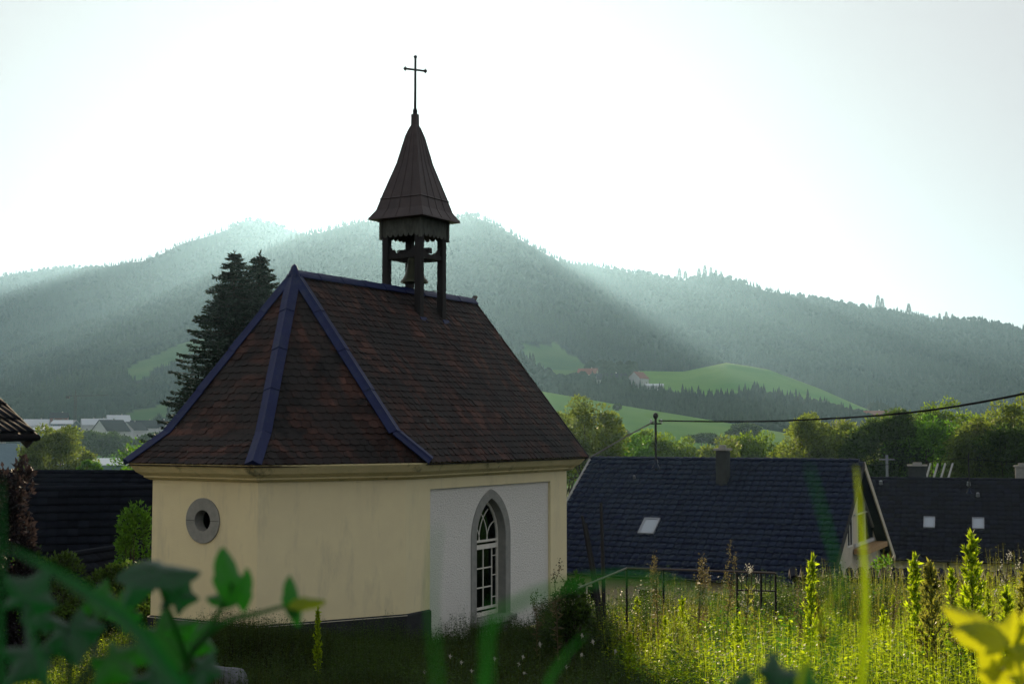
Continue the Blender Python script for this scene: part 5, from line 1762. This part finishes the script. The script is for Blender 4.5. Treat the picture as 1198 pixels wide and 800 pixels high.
def put_weed(kind, i, px, top, d, label, group=None, lean=0, wide=1.0):
    src = W[kind][i]
    o = src if (kind, i) not in used_w else copy_tree(src)
    used_w.add((kind, i))
    p = at(px, top, d); g = gz(p.x, d)
    h = max(.25, p.z - g)
    o.location = (p.x, d, g); o.rotation_euler = (0, lean, rnd.uniform(0, 6.28))
    w_ = wide*(.55+.45*h) if kind == 'spire' else wide*h*.75
    o.scale = (w_, w_, h)
    return tag(o, label, 'weed', group)
put_weed('spire', 0, 1136, 628, 17.5, 'tallest bushy yellow-green spire weed standing before the blackish roof', wide=1.25)
put_weed('spire', 1, 1070, 652, 18.5, 'medium spire weed left of the tallest one, in front of cream wall', wide=1.2)
put_weed('spire', 2, 1088, 660, 17, 'broad feathery weed between the medium and tallest spires', wide=1.2)
put_weed('spire', 1, 1113, 668, 19, 'dark slim spire weed just left of the tallest bushy one')
put_weed('spire', 1, 942, 652, 20, 'slim curving pale-green weed near left end of the garden wall', lean=.06)
put_weed('spire', 0, 1178, 690, 16, 'fresh green spire weed close to the right border', wide=1.0)
put_weed('spire', 2, 1200, 665, 17, 'leafy spire weed touching the right picture border')
put_weed('seed', 2, 1165, 640, 19, 'airy weed with white fluffy heads before the blackish roof', wide=1.0)
put_weed('seed', 2, 1190, 636, 18, 'airy white-headed weed at the right border', wide=.9)
put_weed('seed', 2, 870, 655, 22, 'white-flowered weed standing behind the handrail', wide=1.0)
put_weed('seed', 2, 885, 660, 22.5, 'shorter white-flowered weed beside the handrail post', wide=.9)
put_weed('seed', 0, 770, 648, 24.5, 'slender dry stalk rising above the left end of handrail')
put_weed('seed', 0, 815, 650, 23.5, 'brown seeding weed leaning over the middle of handrail', wide=1.5)
put_weed('seed', 1, 843, 645, 23, 'thin nodding brown stalk right of the middle handrail', lean=-.08)
put_weed('seed', 1, 653, 664, 24.2, 'dark drooping weed against the chapel corner plaster', wide=1.6)
put_weed('seed', 0, 628, 690, 24.6, 'low dark weed against the white panel right of the window', wide=1.4)
put_weed('spire', 1, 372, 712, 22.6, 'small dark spire weed before the grey plinth', wide=.8)
lab = 'green leafy weed stalk among the many in the sunlit weed bank right of the chapel'
labs = 'dry brown seeding stalk among the many in the sunlit weed bank right of the chapel'
q = np.random.default_rng(77)
for i in range(34):
    px = q.uniform(735, 1230); d = q.uniform(17.5, 27)
    top = 690 + (27-d)*3.2 + q.normal()*10 + (20 if px < 900 else -4)
    if i % 4: put_weed('spire', int(q.integers(0, 5)), px, top, d, lab, 'green weed stalks in the sunlit bank', lean=q.normal()*.05, wide=q.uniform(.7, 1.1))
    else: put_weed('seed', int(q.integers(0, 2)), px, top-10, d, labs, 'dry weed stalks in the sunlit bank', lean=q.normal()*.08, wide=q.uniform(.9, 1.5))
# white flowers dotted in the shadowed grass
def daisy(seed):
    q_ = np.random.default_rng(seed)
    r = empty('wild_flower', (0, 0, 0))
    mb = MB(); mb.tube([(0, 0, 0), (.01, 0, .30)], .003, 4); mb.build('stem', M['weed_pale'], r)
    P = np.tile(np.array([.01, 0, .30]), (40, 1)) + q_.normal(size=(40, 3))*np.array([.022, .022, .006]); D = q_.normal(size=(40, 3))*np.array([1, 1, .3])+np.array([0, 0, .2])
    leaves(P, D, .024, .014, 'flower_head', M['fluff'], r)
    return r
dz_ = daisy(1); first = True
for px, py, d in ((632, 741, 22.4), (527, 757, 22), (579, 760, 21.9), (607, 767, 21.6), (612, 758, 22), (552, 776, 21.3), (613, 779, 21.2), (681, 730, 23), (694, 738, 22.6), (663, 771, 21.6), (680, 755, 22), (497, 778, 21.2), (540, 765, 21.8), (720, 750, 22)):
    o = dz_ if first else copy_tree(dz_); first = False
    p = at(px, py, d); g = gz(p.x, d)
    o.location = (p.x, d, g); o.scale = (.6, .6, max(.4, (p.z-g)/.3)*.8); o.rotation_euler.z = rnd.uniform(0, 6)
    tag(o, 'tiny white wild flower dotted in the shadowed grass before the chapel window', 'flower', 'white flowers in the shaded grass')

# ------------------------------------------------------------------ out-of-focus foreground plants
def big_leaf(c, nrm, up, size, m, name='leaf', parent=None, lobes=5, depth=.28, aspect=1.0, seed=0, cup=.18):
    """broad lobed leaf blade: rings of a lobed outline, cupped, with folded veins"""
    q_ = np.random.default_rng(seed)
    nrm = Vector(nrm).normalized(); up = Vector(up); up = (up - nrm*up.dot(nrm)).normalized(); sd_ = up.cross(nrm)
    K = 40
    vs, fs = [Vector(c)], []
    for ri, rr in enumerate((.33, .66, 1.0)):
        for k in range(K):
            a = 2*pi*k/K
            if lobes == 3:      # lance-shaped leaf with a drawn-out tip
                r_ = size/2*rr*(1+q_.normal()*.01)
                sx_ = abs(sin(a))**.5*(.60 if cos(a) > 0 else .75)
            else:               # palmate leaf with pointed lobes
                base = .78 + .22*cos(a)
                lob = 1 - (depth+.16)*abs(sin(lobes*a/2))**.8*rr
                notch = 1 - .5*max(0, -cos(a)-.86)/.14*rr
                r_ = size/2*rr*base*lob*notch*(1+q_.normal()*.012); sx_ = 1
            z = -cup*size*rr*rr*.5 + .035*size*cos(lobes*a)*rr + q_.normal()*.004*size
            vs.append(Vector(c) + up*cos(a)*r_*aspect + sd_*sin(a)*r_*sx_ + nrm*z)
    for k in range(K): fs.append((0, 1+k, 1+(k+1) % K))
    for ri in range(2):
        for k in range(K):
            fs.append((1+ri*K+k, 1+(ri+1)*K+k, 1+(ri+1)*K+(k+1) % K, 1+ri*K+(k+1) % K))
    mb = MB(); mb.add(vs, fs)
    return mb.build(name, M[m], parent, smooth=False, fix=False)
def smooth_path(P, k=10):
    out = []
    for i in range(len(P)-1):
        p0, p1, p2, p3 = P[max(i-1, 0)], P[i], P[i+1], P[min(i+2, len(P)-1)]
        for j in range(k):
            t = j/k
            out.append(.5*((2*p1) + (p2-p0)*t + (2*p0-5*p1+4*p2-p3)*t*t + (3*p1-p0-3*p2+p3)*t**3))
    return out + [P[-1].copy()]
def blade(pix, d, w, m, label, root=None, name='grass_blade', d1=None):
    """one long grass blade: photo pixels of its visible run at distance d, then down to its root"""
    n = len(pix)
    P = [at(px, py, d + ((d1-d)*i/(n-1) if d1 else 0)) for i, (px, py) in enumerate(pix)]
    rt = Vector((P[0].x + (root or 0), P[0].y+.05, gz(P[0].x, P[0].y)))
    P = [rt] + [rt.lerp(P[0], f) for f in (.3, .55, .75, .88, .95, .985)] + P
    o = rt.copy()
    P = smooth_path([p-o for p in P])
    mb = MB(); vs, fs = [], []
    N_ = len(P)
    for i, p in enumerate(P):
        t = i/(N_-1)
        dirn = (P[min(i+1, N_-1)]-P[max(i-1, 0)]).normalized()
        sd_ = dirn.cross(Vector((0, 1, 0)))
        sd_ = sd_.normalized() if sd_.length > 1e-4 else Vector((1, 0, 0))
        ww = w*(min(1, .5+t*2))*(1-max(0, (t-.55)/.45)**1.6)*.5 + .0003
        fold = Vector((0, 1, 0))*ww*.45
        vs += [p-sd_*ww-fold, p+fold*.3, p+sd_*ww-fold]
    for i in range(N_-1):
        for j in (0, 1): fs.append((i*3+j, i*3+j+1, (i+1)*3+j+1, (i+1)*3+j))
    mb.add(vs, fs)
    ob = mb.build(name, M[m], fix=False); ob.location = o
    return tag(ob, label, 'grass blade')
blade([(1008, 800), (1012, 700), (1008, 620), (1001, 545)], .90, .0062, 'fore_lime', 'bright lime blurred grass blade upright before the cream gable')
blade([(965, 800), (985, 700), (968, 620), (946, 545)], .50, .0014, 'fore_blade', 'faint dark-green blurred blade left of the bright lime one')
blade([(935, 800), (952, 745), (972, 700), (985, 690)], .70, .0026, 'fore_lime', 'short yellow-green blurred blade low beneath the navy roof')
blade([(512, 800), (505, 720), (507, 660), (511, 615)], .42, .0012, 'fore_blade', 'faint teal blurred blade upright at the white wall panel edge')
blade([(575, 730), (620, 698), (680, 681), (745, 676), (800, 688), (845, 715), (888, 765)], .42, .0019, 'fore_blade', 'long green blurred blade arching from the chapel window to the weeds', root=-.12)
blade([(640, 805), (652, 780), (668, 758), (684, 742)], .62, .0026, 'fore_blade', 'short pale-teal blurred blade below the chapel window')
blade([(2, 800), (0, 720), (3, 640), (2, 560)], .60, .004, 'fore_dark', 'dark upright blurred blade along the left border')
blade([(235, 830), (200, 790), (160, 735), (100, 690), (40, 655), (8, 640)], .62, .010, 'fore_dark', 'broad dark blurred blade arching down over the lower left')
blade([(60, 820), (50, 780), (38, 740), (20, 700)], .70, .005, 'fore_dark', 'narrow dark blurred blade in the bottom left corner')
blade([(560, 830), (566, 770), (575, 700)], .5, .0010, 'fore_blade', 'very thin dark green blurred blade below the chapel window frame')

def shoot(root_px, d, label, leaf_list, stems, m_stem='fore_leaf'):
    p0 = at(*root_px, d); g = gz(p0.x, d)
    r = empty('leafy_plant', (p0.x, d, g), 0, label, 'plant')
    o = r.location.copy()
    for pts, rad in stems:
        P = [at(px, py, dd)-o for px, py, dd in pts]
        if rad > 0 and pts[0][1] > 790: P = [P[0]*f for f in (0, .3, .55, .75, .9, .97)] + P
        sp = smooth_path(P, 6)
        mb = MB(); mb.tube(sp, [rad*(1-.5*i/len(sp)) for i in range(len(sp))], 8); mb.build('stem', M[m_stem], r)
    for i, (px, py, dd, spx, nx, nz_, ang, asp, m, lobes, depth) in enumerate(leaf_list):
        c = at(px, py, dd)-o
        size = spx/F_PX*dd
        big_leaf(c, (nx, -1, nz_), (sin(radians(ang)), 0.15, cos(radians(ang))), size, m, parent=r, aspect=asp, seed=i+int(px), lobes=lobes, depth=depth)
    return r
shoot((235, 800), 1.15, 'blurred broad-leaved creeper with rising bright shoot before the left chapel wall', [
    (185, 740, 1.15, 118, .1, .5, 150, .9, 'fore_leaf', 5, .22),
    (186, 668, 1.10, 75, .3, 1.6, 75, 1.3, 'fore_dark', 3, .15),
    (160, 682, 1.18, 60, -.3, .4, 200, 1.0, 'fore_dark', 3, .2),
    (205, 700, 1.12, 66, .2, .3, 20, 1.1, 'fore_dark', 5, .2),
    (225, 745, 1.20, 76, .4, .6, 120, .9, 'fore_leaf', 5, .25),
    (150, 712, 1.22, 70, -.2, .5, 250, .9, 'fore_leaf', 5, .2),
    (268, 673, 1.14, 54, .9, .2, -18, 1.25, 'fore_leaf', 3, .30),
    (284, 690, 1.13, 40, -.8, .1, 10, 1.3, 'fore_leaf', 3, .20),
    (262, 699, 1.16, 38, .2, 1.2, 255, 1.1, 'fore_leaf', 3, .2),
    (342, 698, 1.15, 34, .8, .3, -5, 1.5, 'fore_leaf', 3, .2),
    (359, 704, 1.14, 32, .1, 1.3, 78, 1.4, 'fore_yellow', 3, .1),
    (346, 716, 1.15, 26, .6, .2, 170, 1.3, 'fore_leaf', 3, .2)],
    [([(215, 820, 1.15), (222, 770, 1.15), (245, 735, 1.15), (262, 705, 1.15), (272, 682, 1.14)], .0035),
     ([(225, 760, 1.15), (262, 728, 1.15), (305, 716, 1.15), (345, 705, 1.15)], .0028),
     ([(220, 775, 1.15), (200, 720, 1.13), (190, 690, 1.11)], .003)])
shoot((70, 800), 1.0, 'dark blurred clump of broad leaves in the lower left corner', [
    (80, 735, 1.0, 105, -.1, .5, 160, .9, 'fore_dark', 5, .2), (30, 700, 1.05, 90, .3, .4, 30, 1.0, 'fore_dark', 5, .2),
    (110, 700, 1.05, 70, .1, .6, 100, .9, 'fore_leaf', 5, .2), (35, 765, .95, 100, -.2, .7, 200, .9, 'fore_dark', 5, .2),
    (130, 770, 1.0, 90, .2, .6, 140, .9, 'fore_leaf', 5, .2), (45, 730, 1.1, 60, 0, .4, 0, .9, 'fore_dark', 5, .2),
    (235, 780, 1.05, 70, .2, .8, 110, .8, 'fore_dark', 5, .2), (185, 792, .95, 84, .1, .6, 190, .8, 'fore_dark', 5, .2)],
    [([(80, 830, 1.0), (82, 770, 1.0), (80, 735, 1.0)], .003), ([(80, 820, 1.0), (110, 770, 1.02), (110, 710, 1.05)], .003), ([(60, 820, 1.0), (35, 770, 1.0), (30, 705, 1.05)], .003)], 'fore_dark')
shoot((1165, 800), 1.25, 'blurred yellow sunlit plant filling the lower right corner', [
    (1137, 724, 1.25, 56, .5, .9, 285, 1.3, 'fore_yellow', 3, .15), (1150, 742, 1.22, 62, .2, .7, 270, 1.2, 'fore_yellow', 3, .2),
    (1180, 745, 1.25, 60, -.2, .4, 20, 1.2, 'fore_yellow', 5, .2), (1192, 770, 1.21, 74, .2, .5, 120, 1.1, 'fore_yellow', 5, .2),
    (1170, 788, 1.22, 64, 0, .4, 200, 1.1, 'fore_yellow', 5, .2), (1205, 735, 1.25, 50, .2, .3, 60, 1.1, 'fore_yellow', 5, .2), (1158, 765, 1.23, 44, .2, .3, 190, 1.3, 'fore_yellow', 3, .2)],
    [([(1168, 830, 1.25), (1172, 780, 1.25), (1165, 750, 1.25), (1140, 726, 1.25)], .004), ([(1172, 790, 1.25), (1190, 750, 1.25), (1200, 730, 1.25)], .004)], 'fore_yellow')
shoot((905, 800), .80, 'dark green blurred leaf clump at the bottom beneath the weeds', [
    (905, 792, .80, 100, .1, .8, 90, .8, 'fore_dark', 5, .2), (940, 798, .82, 60, .1, .5, 30, .9, 'fore_leaf', 5, .2), (875, 798, .8, 50, -.2, .6, 280, .9, 'fore_dark', 5, .2)],
    [([(905, 840, .8), (906, 815, .8), (905, 795, .8)], .003)], 'fore_dark')
